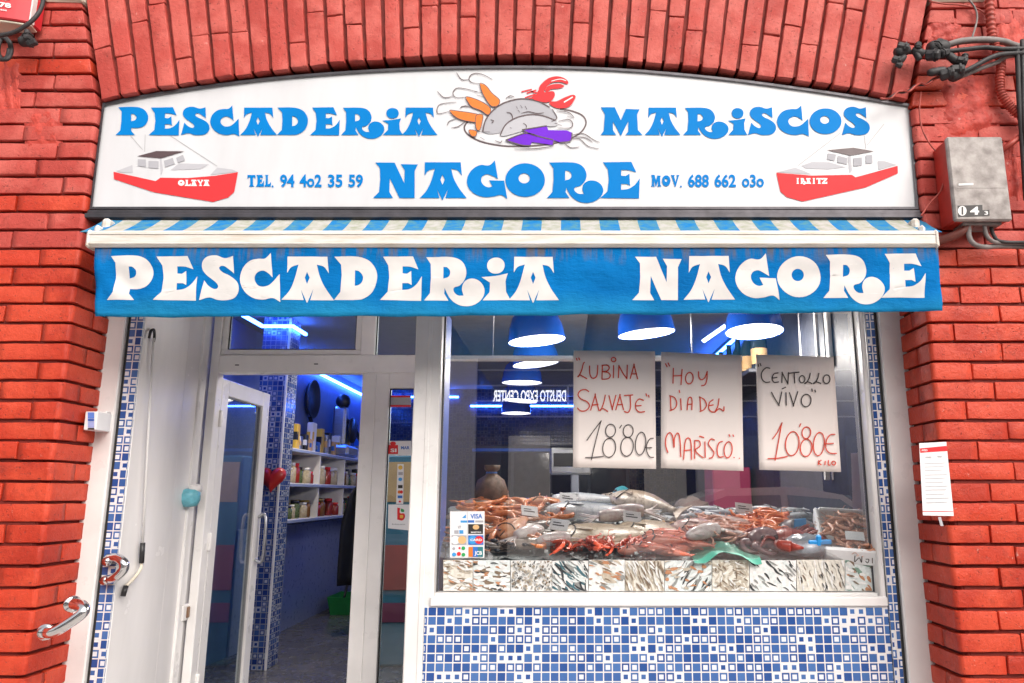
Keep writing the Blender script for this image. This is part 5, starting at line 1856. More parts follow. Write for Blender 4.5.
# right hand end of the window: rack of pegs, picture, bottles
p = px(826, 400, 1.1)
rk = thing('display_rack', 'white upright display rack with short pegs at the right of the window', 'rack', (p.x, 1.1, 1.5))
z0, z1 = px(826, 480, 1.1).z, ZCL - .02
mb = MB(); mb.box(p.x - .035, p.x - .005, 1.1, 1.13, z0, z1, .004); mb.box(p.x + .012, p.x + .035, 1.1, 1.13, z0, z1, .004); mb.build('post', M['pvc'], rk)
mb = MB()
for k in range(12):
    y = 326 + k * 14
    c = px(832, y, 1.06)
    mb.tube([(p.x + .03, 1.1, c.z), (p.x + .09, 1.05, c.z + .012)], lambda t: .011 * (1 - .6 * t), 6, k % 3 == 2, sub=1)
mb.build('peg', [M['pvc'], M['ink_red']], rk)
a, b = px(842, 312, 1.3), px(860, 375, 1.3)
pf = thing('picture_frame', 'dark framed picture on the dark wall near the display rack', 'picture', (XR - .03, 1.3, b.z))
mb = MB(); mb.box(XR - .03, XR - .002, .95, 1.5, b.z, b.z + .5, .006); mb.build('frame', M['pvc'], pf)
mb = MB(); mb.box(XR - .035, XR - .029, 1.0, 1.45, b.z + .06, b.z + .44, .001); mb.build('print', M['wall_dark'], pf)
bs = thing('bottle_shelf', 'high dark shelf carrying bottles behind the CENTOLLO poster', 'shelf', (XR - .2, 3, 2.42))
mb = MB(); mb.box(XR - .3, XR - .002, 1.8, 5.2, 2.40, 2.43, .004); mb.build('board', M['wall_dark'], bs)
def make_bottle():
    t = thing('bottle', 'dark bottle standing on the high shelf near the display rack', 'bottle', (0, 0, 0), group='bottles on the high shelf')
    mb = MB(); mb.lathe([(0, 0), (.05, 0), (.052, .01), (.052, .2), (.02, .27), (.018, .33), (.021, .345), (0, .346)], (0, 0, 0), 14); mb.build('glass_body', mat('dark_bottle', (.02, .03, .035), .12), t, local=True)
    mb = MB(); mb.lathe([(.0528, .05), (.0528, .15)], (0, 0, 0), 14, caps=False); mb.build('bottle_label', M['ink_tan'], t, local=True)
    return t
b0 = make_bottle()
for k in range(9):
    o = b0 if k == 0 else dup(b0)
    o.location = (XR - .17, 2.0 + .33 * k, 2.431)
    o.scale = (1.15,) * 3

# ------------------------------------------------------------------ fish counter
XA, XB = xp1 + .03, xg1 + .02
ct = thing('fish_counter', 'sloping fish counter bedded with white ice behind the window', 'counter', ((XA + XB) / 2, 1, FLZ))
mb = MB()
xmid = XA + (XB - XA) * .56
for xa_, xb_, yb_ in ((XA, xmid, 1.44), (xmid + .001, XB, 1.0)):
    mb.hexa([(xb_ if i & 1 else xa_, yb_ if i & 2 else .49, (bed_z(yb_ if i & 2 else .49) - .03) if i & 4 else FLZ) for i in range(8)], .01)
mb.build('base', M['steel'], ct)
M['ice'] = mat('crushed_ice', (.80, .83, .83), .35, var=.25, scale=60, bmp=.8, bscale=90, col2=(.62, .67, .68))
vs, fs = [], []
nx, ny = 110, 60
rs = random.Random(2)
for j in range(ny + 1):
    for i in range(nx + 1):
        y = .46 + (1.42 - .46) * j / ny
        y = .46 + (y - .46) * (1 if i / nx < .5 else max(.55, 1 - (i / nx - .5) * 5))
        x = XA + .01 + (XB - XA - .02) * i / nx
        vs.append((x, y, bed_z(y) - .012 + rs.uniform(-.006, .009)))
for j in range(ny):
    for i in range(nx):
        a = j * (nx + 1) + i
        fs.append([a, a + 1, a + nx + 2, a + nx + 1])
mb = MB(); mb.add(vs, fs); mb.build('ice_bed', M['ice'], ct)
mb = MB(); mb.box(XA + .005, XB - .005, .44, .488, FLZ, bed_z(.46) - .016, .004); mb.build('front_lip', M['pvc'], ct)
SL = math.atan(BS)


def fish_mat(name, back, belly, spot=None, rough=.25):
    m, nt, b = new_mat(name)
    tc = nt.nodes.new('ShaderNodeTexCoord')
    s = nt.nodes.new('ShaderNodeSeparateXYZ')
    nt.links.new(tc.outputs['Object'], s.inputs[0])
    f = ramp(nt, math_n(nt, 'ADD', s.outputs[1], math_n(nt, 'MULTIPLY', noise(nt, 20), .03)), -.02, .05)
    c = mix_rgb(nt, f, belly, back)
    if spot:
        c = mix_rgb(nt, math_n(nt, 'MULTIPLY', ramp(nt, noise(nt, 42, 4, .6), .52, .64), .75), c, spot)
    nt.links.new(c, b.inputs['Base Color'])
    b.inputs['Roughness'].default_value = rough
    bump(nt, b, noise(nt, 160, 3), .3, .003)
    return m


FM = {
    'silver': fish_mat('silver_skin', (.16, .19, .23), (.74, .76, .78), (.42, .45, .50), .2),
    'grey': fish_mat('grey_brown_skin', (.30, .23, .17), (.58, .50, .42), (.17, .12, .09), .3),
    'sand': fish_mat('sandy_skin', (.44, .34, .24), (.60, .50, .38), (.25, .18, .12), .3),
    'dark': fish_mat('dark_skin', (.08, .06, .05), (.42, .34, .29), (.14, .10, .08)),
    'red': fish_mat('red_skin', (.68, .09, .04), (.74, .34, .26), (.72, .17, .09), .22),
    'orange': fish_mat('orange_skin', (.62, .20, .06), (.60, .32, .18), (.5, .12, .04), .3),
    'pink': fish_mat('pink_grey_skin', (.50, .30, .27), (.70, .56, .52), (.36, .20, .20), .25)}
eye_m = mat('fish_eye', (.01, .01, .01), .1)


def make_fish(kind, L, H, T, label, group=None, flat_=False):
    t = thing('fish', label, 'fish', (0, 0, 0), group=group)
    mb = MB()
    prof = [(0, .02), (.04, .28), (.12, .62), (.24, .92), (.38, 1.0), (.55, .86), (.70, .58), (.82, .32), (.90, .20), (.93, .18)]
    vs, fs = [], []
    sg = 14
    for u, h in prof:
        for k in range(sg):
            a = 2 * PI * k / sg
            vs.append(((u - .45) * L, math.sin(a) * h * H / 2 + .06 * H * math.sin(u * 3), math.cos(a) * (h ** .8) * T / 2))
    for i in range(len(prof) - 1):
        for k in range(sg):
            fs.append([i * sg + k, i * sg + (k + 1) % sg, (i + 1) * sg + (k + 1) % sg, (i + 1) * sg + k])
    fs += [list(range(sg)), [(len(prof) - 1) * sg + k for k in range(sg)]]
    mb.add(vs, fs, 0, True)
    mb.build('body', FM[kind], t, local=True)
    mb = MB()
    x = .46 * L
    mb.prism([(x, .1 * H, -.003), (x + .12 * L, .52 * H, -.003), (x + .09 * L, .06 * H, -.003), (x + .12 * L, -.42 * H, -.003), (x, -.08 * H, -.003)], (0, 0, .006))
    mb.build('tail_fin', FM[kind], t, local=True)
    mb = MB()
    mb.prism([(-.15 * L, .46 * H, -.002), (-.05 * L, .68 * H, -.002), (.22 * L, .42 * H, -.002), (.2 * L, .28 * H, -.002)], (0, 0, .004))
    mb.prism([(-.02 * L, -.42 * H, -.002), (.08 * L, -.62 * H, -.002), (.14 * L, -.36 * H, -.002)], (0, 0, .004))
    mb.prism([(-.2 * L, -.02 * H, T * .45), (-.06 * L, -.18 * H, T * .56), (-.1 * L, .06 * H, T * .52)], (0, 0, .004))
    mb.build('fin', FM[kind], t, local=True)
    if kind != 'dark':
        mb = MB(); mb.tube([(-.235 * L, .36 * H, T * .30), (-.20 * L, .16 * H, T * .46), (-.205 * L, -.12 * H, T * .46), (-.25 * L, -.32 * H, T * .28)], .0035, 5); mb.build('gill', M['darkgrey'], t, local=True)
        mb = MB(); mb.tube([(-.445 * L, .03 * H, T * .06), (-.40 * L, -.04 * H, T * .22), (-.37 * L, -.06 * H, T * .28)], .003, 5); mb.build('mouth', M['darkgrey'], t, local=True)
    mb = MB(); mb.ball((-.375 * L, .12 * H, T * .30), .022 * L, .022 * L, .012 * L, 0, 10, 6); mb.build('eye', eye_m, t, local=True)
    return t


def put(o, x, y, ang=0.0, lift=.02, tilt=0.0, s=None):
    p = bed(x, y)
    o.location = p + Vector((0, -math.sin(SL), math.cos(SL))) * lift
    o.rotation_euler = (Matrix.Rotation(SL, 3, 'X') @ Matrix.Rotation(ang, 3, 'Z') @ Matrix.Rotation(tilt, 3, 'X')).to_euler()
    if s:
        o.scale = (s, s, s)
    return o


put(make_fish('silver', .70, .20, .11, 'large silver salmon lying in the middle of the fish counter'), 592, 522, -.15, .055, .1)
put(make_fish('silver', .55, .13, .08, 'slimmer silver fish lying above the large salmon'), 585, 508, -.1, .05, .1)
put(make_fish('grey', .52, .20, .12, 'mottled brown hake sloping down beside the salmon'), 640, 514, -.7, .065, .2)
put(make_fish('sand', .66, .30, .09, 'broad sandy flatfish lying in front of the salmon'), 600, 545, .05, .05)
put(make_fish('sand', .50, .26, .08, 'second sandy flatfish overlapping the broad one toward the red mullets'), 652, 538, -.15, .04)
put(make_fish('grey', .40, .12, .08, 'thick brown fish lying at the rear near the cream tray'), 618, 506, .15, .04)
put(make_fish('pink', .45, .16, .11, 'pinkish grey bream beside the red mullets'), 705, 541, -.35, .055, .2)
put(make_fish('pink', .40, .14, .10, 'pinkish grey bream behind the green sheet'), 724, 535, .3, .05, .2)
put(make_fish('orange', .36, .15, .1, 'orange gurnard standing out among the dark fish'), 514, 541, 1.2, .07)
put(make_fish('orange', .46, .12, .08, 'long orange fish lying behind the dark fish'), 516, 511, .15, .04)
put(make_fish('orange', .34, .10, .07, 'orange fish poking out beside the salmon head'), 548, 513, -.3, .06)
f0 = make_fish('dark', .36, .09, .055, 'dark brown fish heaped beside the card sticker', 'dark fish heaped at the left of the counter')
for k, (x, y, a) in enumerate([(502, 552, .1), (472, 553, -.2), (535, 553, .15), (488, 541, .25), (540, 543, -.2), (468, 538, .1), (502, 530, -.1), (545, 532, .2), (472, 524, .2), (508, 520, -.25), (538, 521, .05), (486, 513, -.1), (462, 546, .3), (525, 535, .5), (550, 551, -.3)]):
    o = f0 if k == 0 else dup(f0)
    put(o, x, y, a + (PI if k % 3 == 1 else 0), .030 + .010 * (k % 3), R(-.2, .2), R(.85, 1.15))
f0 = make_fish('red', .21, .062, .05, 'red mullet in the small heap in front of the flatfish', 'red mullets heaped at the window')
for k, (x, y, a) in enumerate([(636, 556, .3), (652, 552, .15), (664, 555, -.1), (679, 556, .25), (650, 558, -.2), (670, 550, .1), (641, 551, .5), (690, 554, -.3), (660, 548, .4), (668, 558, -.5), (683, 550, .2)]):
    o = f0 if k == 0 else dup(f0)
    put(o, x, y, a, .035 + .02 * (k % 3), R(-.3, .3), R(.9, 1.15))
f0 = make_fish('silver', .24, .065, .045, 'small silver fish in the row along the back of the counter', 'small silver fish along the back of the counter')
for k in range(16):
    o = f0 if k == 0 else dup(f0)
    put(o, 668 + k * 8.5, 524 - (k % 3) * 4, R(-.4, .4) + (PI if k % 2 else 0), .03 + .012 * (k % 2), 0, R(.85, 1.2))

# prawns
def make_prawn(label, group, m_):
    mb = MB()
    pts = [Vector((-.05, -.012, .012)), Vector((-.02, .012, .014)), Vector((.012, .018, .014)), Vector((.04, .004, .012)), Vector((.05, -.022, .010))]
    mb.tube(pts, lambda t: .0115 * (1 - .55 * t) * (.5 + .5 * min(1, t * 5)), 7, sub=3)
    mb.prism([(.046, -.02, .01), (.062, -.034, .012), (.05, -.040, .011), (.042, -.032, .010)], (0, 0, .002))
    mb.tube([(-.05, -.012, .013), (-.085, -.002, .024)], .0016, 4, sub=1)
    mb.tube([(-.05, -.012, .013), (-.08, -.03, .02), (-.1, -.02, .026)], .0012, 4, sub=2)
    for i in range(4):
        mb.tube([(-.028 + .014 * i, .004, .01), (-.03 + .014 * i, -.018, .002)], .0017, 4, sub=1)
    return mb.build('prawn', m_, loc=(0, 0, 0), label=label, cat='prawn', group=group, local=True)


M['prawn'] = mat('orange_prawn_shell', (.78, .20, .05), .25, var=.35, scale=70, island=.25)
M['prawn2'] = mat('pale_shrimp_shell', (.62, .30, .19), .25, var=.35, scale=70, island=.25)
g0 = make_prawn('orange prawn in the heap at the middle right of the counter', 'orange prawns heaped on the counter', M['prawn'])
rs = random.Random(6)
for k in range(84):
    o = g0 if k == 0 else dup(g0)
    x, y = rs.gauss(762, 19), rs.uniform(524, 543)
    hmp = max(0, 1 - ((x - 762) / 42) ** 2)
    put(o, x, y, rs.uniform(0, 6.28), .012 + rs.uniform(0, .05) * hmp, rs.uniform(-.6, .6), rs.uniform(1.1, 1.5))

M['pshrimp'] = mat('pink_shrimp_shell', (.76, .42, .32), .22, var=.35, scale=70, island=.25)
g3 = make_prawn('small pink shrimp heaped between the red mullets and the octopus', 'pink shrimps heaped by the octopus', M['pshrimp'])
for k in range(56):
    o = g3 if k == 0 else dup(g3)
    x, y = rs.gauss(712, 15), rs.uniform(533, 553)
    put(o, x, y, rs.uniform(0, 6.28), .05 + rs.uniform(0, .055) * max(0, 1 - ((x - 712) / 34) ** 2), rs.uniform(-.6, .6), rs.uniform(.8, 1.15))
M['rprawn'] = mat('red_prawn_shell', (.70, .10, .045), .22, var=.35, scale=70, island=.25)
g4 = make_prawn('red prawn scattered on the ice in front of the flatfish', 'red prawns in front of the flatfish', M['rprawn'])
for k in range(34):
    o = g4 if k == 0 else dup(g4)
    put(o, rs.gauss(590, 26), rs.uniform(551, 558.5), rs.uniform(0, 6.28), .03 + rs.uniform(0, .035), rs.uniform(-.6, .6), rs.uniform(.9, 1.3))

# red crab
def make_crab():
    c = thing('crab', 'dark red crab lying between the prawn heap and the shrimp tray', 'crab', (0, 0, 0))
    M['crab'] = mat('crab_shell', (.34, .045, .03), .3, var=.4, scale=40, bmp=.4, bscale=60)
    mb = MB(); mb.ball((0, 0, .035), .085, .062, .034, 0, 16, 10, .02); mb.build('shell', M['crab'], c, local=True)
    for s in (-1, 1):
        for k in range(4):
            mb = MB(); a = -.5 + .45 * k
            mb.tube([(s * .06, -.03 + .025 * k, .03), (s * .12, math.sin(a) * .09, .06), (s * .17, math.sin(a) * .13, .01)], lambda t: .011 * (1 - .7 * t), 6)
            mb.build('leg', M['crab'], c, local=True)
        mb = MB(); mb.tube([(s * .05, -.05, .03), (s * .1, -.09, .045), (s * .06, -.12, .04)], lambda t: .012 + .012 * t, 8); mb.tube([(s * .06, -.12, .04), (s * .02, -.15, .04)], lambda t: .02 * (1 - .8 * t), 8, sub=1); mb.build('claw', M['crab'], c, local=True)
    return c


put(make_crab(), 786, 549, .3, .02, 0, 1.25)
# octopus
oc = thing('octopus', 'purple grey octopus curled at the front of the counter by the green sheet', 'octopus', (0, 0, 0))
M['octo'] = mat('octopus_skin', (.30, .19, .19), .22, var=.4, scale=35, bmp=.4, bscale=70, col2=(.14, .08, .09))
mb = MB(); mb.ball((0, 0, .06), .085, .07, .06, 0, 16, 10, .02)
for k in range(8):
    a = k * PI / 4
    mb.tube([(.05 * math.cos(a), .05 * math.sin(a), .04), (.12 * math.cos(a), .1 * math.sin(a), .05), (.15 * math.cos(a + .5), .13 * math.sin(a + .5), .03), (.11 * math.cos(a + 1), .1 * math.sin(a + 1), .02)], lambda t: .024 * (1 - .7 * t), 8)
mb.build('body', M['octo'], oc, local=True)
mb = MB()
for s in (-1, 1):
    mb.ball((s * .035, -.06, .085), .014, .012, .014, 0, 8, 6)
mb.build('eye', eye_m, oc, local=True)
put(oc, 764, 550, .2, .0, 0, 1.0)
# blue clip bag
bgm = mat('clear_bag', (.34, .37, .42), .18, var=.4, scale=30, bmp=.5, bscale=40)
bg = thing('mussel_bag', 'grey net bag of shellfish tied with a bright blue clip', 'bag', (0, 0, 0))
mb = MB(); mb.ball((0, 0, .05), .13, .09, .055, 0, 20, 12, .07); mb.build('bag', bgm, bg, local=True)
mb = MB(); mb.box(-.02, .1, -.075, -.06, .075, .1, .005); mb.box(.02, .045, -.078, -.058, .05, .125, .005); mb.box(-.045, -.02, -.072, -.06, .066, .08, .004); mb.build('clip', mat('clip_blue', (.01, .30, .75), .35), bg, local=True)
put(bg, 806, 555, .1, .0)
bg2 = thing('mussel_bag', 'smaller dark bag of shellfish with a blue label behind the crab', 'bag', (0, 0, 0))
mb = MB(); mb.ball((0, 0, .05), .10, .08, .05, 0, 18, 10, .08); mb.build('bag', mat('dark_bag', (.10, .09, .11), .3, var=.5, scale=40), bg2, local=True)
mb = MB(); mb.box(-.05, .02, -.06, -.05, .07, .12, .004); mb.build('tag', M['card_sky'], bg2, local=True)
put(bg2, 797, 539, .2, .01)
# green sheet
vs, fs = [], []
for j in range(9):
    for i in range(15):
        u, v = i / 14 - .5, j / 8 - .5
        vs.append((u * .33, v * .20, .03 + .022 * math.cos(u * 6) + .010 * math.sin(v * 9 + u * 8) + .006 * math.sin(u * 17 + v * 5)))
for j in range(8):
    for i in range(14):
        a = j * 15 + i
        fs.append([a, a + 1, a + 16, a + 15])
mb = MB(); mb.add(vs, fs, 0, True)
o = mb.build('wrapping_sheet', mat('sea_green_sheet', (.10, .46, .34), .4, var=.15), loc=(0, 0, 0), label='sea green wrapping sheet at the front of the counter', cat='sheet', local=True)
put(o, 724, 557, 0, .0)
# white tray of shrimps
tr = thing('shrimp_tray', 'white polystyrene tray of pale shrimps at the right end of the counter', 'tray', (0, 0, 0))
mb = MB()
tw, td, thh = .29, .40, .085
mb.box(-tw / 2, tw / 2, -td / 2, td / 2, 0, .015, .005)
for s in (-1, 1):
    mb.box(s * tw / 2 - .012, s * tw / 2 + .012, -td / 2, td / 2, .001, thh, .008)
    mb.box(-tw / 2 + .013, tw / 2 - .013, s * td / 2 - .012, s * td / 2 + .012, .001, thh, .008)
mb.build('box', mat('polystyrene', (.78, .79, .80), .6, bmp=.2), tr, local=True)
mb = MB()
mpt = lambda x, y: Vector((x + .03, -td / 2 - .0135, y))
for l in [[(-.02, .055), (-.02, .02), (.0, .045), (.012, .02), (.012, .055)], [(.03, .04), (.045, .04), (.04, .02), (.03, .03)], [(.06, .05), (.062, .02)]]:
    mb.ribbon(l, .004, mpt)
mb.build('marking', M['marker_black'], tr, local=True)
PT = bed(850, 552)
put(tr, 847, 548, -.24, .03)
tr.rotation_euler = (Matrix.Rotation(SL, 3, 'X') @ Matrix.Rotation(-.24, 3, 'Z') @ Matrix.Rotation(.22, 3, 'X')).to_euler()
rt = tr.rotation_euler.to_matrix()
g1 = make_prawn('pale shrimp heaped in the white polystyrene tray', 'shrimps in the white tray', M['prawn2'])
for k in range(46):
    o = g1 if k == 0 else dup(g1)
    lx, ly = rs.uniform(-.105, .105), rs.uniform(-.16, .16)
    o.location = Vector(tr.location) + rt @ Vector((lx, ly, .03 + rs.uniform(0, .045)))
    o.rotation_euler = (rt @ Matrix.Rotation(rs.uniform(0, 6.28), 3, 'Z')).to_euler()
    o.scale = (1.1,) * 3
mb = MB(); mb.box(-.045, .045, -.03, .03, .0, .003, .001)
o = mb.build('price_tag', M['paper_white'], loc=(0, 0, 0), label='white price card lying on the shrimps in the tray', cat='price tag', local=True)
o.location = Vector(tr.location) + rt @ Vector((.02, -.10, .098)); o.rotation_euler = (rt @ Matrix.Rotation(.25, 3, 'X')).to_euler()
for x, y, a, lab in [(530, 530, .4, 'white price card tilted among the dark fish'), (558, 545, -.3, 'white price card at the head of the sandy flatfish'), (632, 536, .1, 'white price card leaning on the salmon tail'), (568, 516, .2, 'white price card on the flank of the slim silver fish'), (744, 527, .1, 'white price card stuck in the prawn heap')]:
    mb = MB(); mb.box(-.05, .05, -.002, .002, -.01, .055, .001); mb.box(-.035, .03, -.0026, -.0019, .015, .022, .0003, 1); mb.box(-.035, .01, -.0026, -.0019, .03, .036, .0003, 1)
    o = mb.build('price_tag', [M['paper_white'], M['marker_black']], loc=(0, 0, 0), label=lab, cat='price tag', local=True)
    p = bed(x, y); o.location = p + Vector((0, -.03, .085)); o.rotation_euler = (-.55, .12, a)
# pale clams as loose ground cover
mb = MB()
rs = random.Random(8)
for k in range(420):
    x, y = rs.uniform(650, 850), rs.uniform(524, 537)
    if x > 800 and y > 524:
        continue
    p = bed(x, y)
    mb.ball(p + Vector((0, 0, .006 + rs.uniform(0, .02))), rs.uniform(.012, .02), rs.uniform(.012, .018), .011, rs.randrange(3), 7, 4)
mb.build('clams', [M['ink_tan'], mat('clam_cream', (.66, .58, .46), .4, var=.3, scale=90), mat('clam_brown', (.30, .2, .13), .4, var=.3, scale=90)], label='loose pale clams spread along the back of the counter', cat='clams', kind='stuff')

# langoustines, squid, scallops and mussels filling the gaps
M['lang'] = mat('langoustine_shell', (.70, .22, .07), .28, var=.4, scale=60, island=.3)
g2 = make_prawn('orange langoustine strewn over the fish at the left of the counter', 'langoustines strewn at the left', M['lang'])
for k in range(54):
    o = g2 if k == 0 else dup(g2)
    put(o, rs.uniform(462, 575), rs.uniform(511, 526) if k < 36 else rs.uniform(528, 556), rs.uniform(0, 6.28), .03 + rs.uniform(0, .03), rs.uniform(-.6, .6), rs.uniform(1.2, 1.9))
def make_squid():
    t = thing('squid', 'small white squid lying between the fish', 'squid', (0, 0, 0), group='white squid between the fish')
    m_ = M.setdefault('squid', mat('squid_skin', (.78, .73, .70), .2, var=.3, scale=40, col2=(.60, .46, .46)))
    mb = MB(); mb.tube([(-.11, 0, .02), (-.06, .0, .024), (.02, .004, .026), (.08, 0, .024)], lambda q: .008 + .03 * math.sin(PI * min(1, q * .75 + .05)), 10); mb.build('mantle', m_, t, local=True)
    mb = MB(); mb.prism([(-.11, 0, .03), (-.05, .055, .028), (-.03, .02, .03), (-.03, -.02, .03), (-.05, -.055, .028)], (0, 0, .005)); mb.build('fin', m_, t, local=True)
    for i in range(5):
        a = (i - 2) * .22
        mb = MB(); mb.tube([(.08, 0, .022), (.13, a * .09, .016), (.18, a * .22 + .01 * (-1) ** i, .010)], lambda q: .008 * (1 - .8 * q), 6); mb.build('arm', m_, t, local=True)
    return t
q0 = make_squid()
for k, (x, y, a) in enumerate([(556, 553, .3), (612, 531, .2), (705, 552, .5), (528, 547, .8), (628, 527, .1)]):
    o = q0 if k == 0 else dup(q0)
    put(o, x, y, a + (PI if k % 2 else 0), .05 + .015 * (k % 3), R(-.2, .2), R(.8, 1.15))
mb = MB()
for k in range(520):
    x, y = rs.gauss(600, 90), rs.uniform(520, 559)
    if not 446 < x < 870:
        continue
    p = bed(x, y) + Vector((0, -.01, rs.uniform(.005, .05)))
    s_ = rs.uniform(.005, .013)
    mb.hexa([(p.x + (s_ if i & 1 else -s_) * rs.uniform(.5, 1), p.y + (s_ if i & 2 else -s_) * rs.uniform(.5, 1), p.z + (s_ if i & 4 else -s_) * rs.uniform(.4, .9)) for i in range(8)], .003)
mb.build('ice_chips', M['ice'], label='loose chips of ice scattered over the fish', cat='ice', kind='stuff')
mb = MB()
for k in range(46):
    x, y = rs.gauss(490, 24), rs.uniform(546, 559)
    if x < 446: continue
    p = bed(x, y) + Vector((0, -.01, rs.uniform(.03, .075)))
    mb.ball(p, rs.uniform(.016, .026), rs.uniform(.010, .015), .009, rs.randrange(2), 8, 5, .08)
mb.build('mussels', [mat('mussel_shell', (.02, .022, .035), .2, var=.4), mat('mussel_brown', (.14, .09, .06), .3, var=.4)], label='loose dark mussels strewn in front of the dark fish', cat='mussels', kind='stuff')

# rear worktop with its clutter
wt = thing('worktop', 'steel worktop behind the fish counter', 'worktop', (.4, 2.3, FLZ))
mb = MB(); mb.box(XA, XR - .02, 2.0, 2.6, 1.34, 1.38, .006); mb.build('top', M['steel'], wt)
mb = MB(); mb.box(XA + .02, XR - .05, 2.04, 2.56, FLZ, 1.338, .006); mb.build('carcass', M['wall_dark'], wt)


def wtp(x):
    return px(x, 490, 2.2).x


x = wtp(615)
tw_ = thing('weighing_tray', 'shallow cream tray on the worktop behind the salmon', 'tray', (x, 2.2, 1.381))
M['cream'] = mat('cream_plastic', (.58, .50, .38), .45)
mb = MB(); mb.lathe([(0, .0), (.16, .0), (.30, .05), (.31, .055), (.30, .06), (.17, .015), (0, .012)], (x, 2.2, 1.381), 4, smooth=False, mtx=Matrix.Rotation(PI / 4, 3, 'Z')); mb.build('dish', M['cream'], tw_)
x = wtp(563)
sc_ = thing('weighing_scale', 'grey weighing scale with a tall display on the worktop', 'scale', (x, 2.2, 1.381))
mb = MB(); mb.box(x - .18, x + .18, 2.05, 2.4, 1.381, 1.45, .015); mb.box(x + .06, x + .12, 2.3, 2.36, 1.44, 1.78, .008); mb.build('body', mat('scale_grey', (.25, .27, .32), .4), sc_)
mb = MB(); mb.box(x - .1, x + .22, 2.28, 2.36, 1.7, 1.9, .015); mb.build('display_head', M['steel'], sc_)
mb = MB(); mb.box(x - .07, x + .1, 2.272, 2.279, 1.76, 1.86, .003); mb.build('screen', M['black'], sc_)
mb = MB(); mb.box(x - .16, x + .16, 2.06, 2.27, 1.46, 1.475, .004); mb.build('plate', M['chrome'], sc_)
x = wtp(621)
mb = MB(); mb.ball((x, 2.15, 1.53), .075, .07, .085, 0, 16, 10, .03)
mb.build('net_ball', mat('teal_net', (.04, .30, .36), .5, var=.3, scale=60), label='teal ball of netting above the cream tray', cat='ball')
for x_, z_, r, m_, lab in [(598, 1.43, .09, mat('lilac_bag', (.30, .27, .36), .5, var=.4), 'crumpled lilac plastic bag beside the teal ball'), (646, 1.42, .085, M['paper_white'], 'crumpled white plastic bag on the worktop beside the teal ball'), (634, 1.50, .05, mat('pink_cloth', (.5, .2, .25), .7), 'small pink cloth crumpled beside the teal ball'), (690, 1.43, .13, mat('brown_sack', (.14, .10, .09), .7, var=.4), 'brown paper sack standing on the worktop below the HOY poster')]:
    mb = MB(); mb.ball((wtp(x_), 2.12, z_), r, r * .8, r * .8, 0, 16, 10, .16)
    mb.build('bag', m_, label=lab, cat='bag')
x = wtp(645)
bxx = thing('yellow_box', 'small yellowish box leaning behind the salmon', 'box', (x, 2.05, 1.381))
mb = MB(); mb.box(x - .05, x + .07, 2.02, 2.1, 1.381, 1.46, .006, 0, .003); mb.build('carton', M['cream'], bxx)
mb = MB(); mb.box(x - .055, x + .075, 2.015, 2.105, 1.4605, 1.475, .004); mb.build('lid', M['ink_tan'], bxx)
# made-up net sack in place of a brown head-shaped reflection
p = bed(491, 508)
nk = thing('standin_sack', 'made up brown net sack standing in for a head shaped reflection at the back left of the counter', 'sack', tuple(p))
M['monk'] = mat('brown_standin_netting', (.16, .10, .065), .6, var=.6, scale=22, bmp=.8, bscale=60)
prof = [(0, 0), (.085, .01), (.105, .06), (.10, .12), (.075, .17), (.04, .20), (.025, .215), (.045, .235), (.05, .26), (.0, .262)]
mb = MB(); mb.lathe(prof, p, 18)
for v in mb.v:
    a_ = math.atan2(v.y - p.y, v.x - p.x)
    k_2 = 1 + .10 * math.sin(a_ * 5 + (v.z - p.z) * 30) + .07 * math.sin(a_ * 9 - (v.z - p.z) * 50)
    v.x, v.y = p.x + (v.x - p.x) * k_2, p.y + (v.y - p.y) * k_2
mb.build('standin_netting', M['monk'], nk)
mb = MB(); mb.tube([(p.x + .03 * math.cos(t), p.y + .03 * math.sin(t), p.z + .213) for t in [k * PI / 4 for k in range(9)]], .006, 6, sub=1); mb.build('standin_tie', M['card_blue'], nk)
# dark fridge cabinets far inside, seen between the lamps
cb = thing('cold_cabinet', 'dark glass fronted cold cabinet along the back wall', 'cabinet', (-.2, 6.9, FLZ))
mb = MB(); mb.box(-1.2, .9, 6.75, 7.35, FLZ, 2.2, .01); mb.build('cabinet_body', M['wall_dark'], cb)
mb = MB()
for k in range(4):
    mb.box(-1.15 + k * .51, -.68 + k * .51, 6.74, 6.749, .6, 2.1, .003)
mb.build('glass_door', mat('dark_glass', (.015, .018, .03), .08), cb)
mb = MB(); mb.box(-1.2, .9, 6.735, 6.745, 2.12, 2.16, .002); mb.build('light_bar', M['card_blue'], cb)
mb = MB(); mb.box(-1.0, -0.4, 3.3, 6.3, FLZ, 1.45, .02)
mb.build('added_counter', M['added_counter_pale'], label='added pale counter in the middle of the shop, reflected in the open door glass', cat='counter')  # added and kept pale so the open door glass reflects grey
mb = MB(); p = px(727, 472, 3.0)
mb.box(p.x - .12, p.x + .2, 3.0, 3.4, 1.4, 1.78, .01)
mb.build('pink_box', mat('magenta_box', (.45, .03, .12), .5), label='magenta box visible between the posters', cat='box')

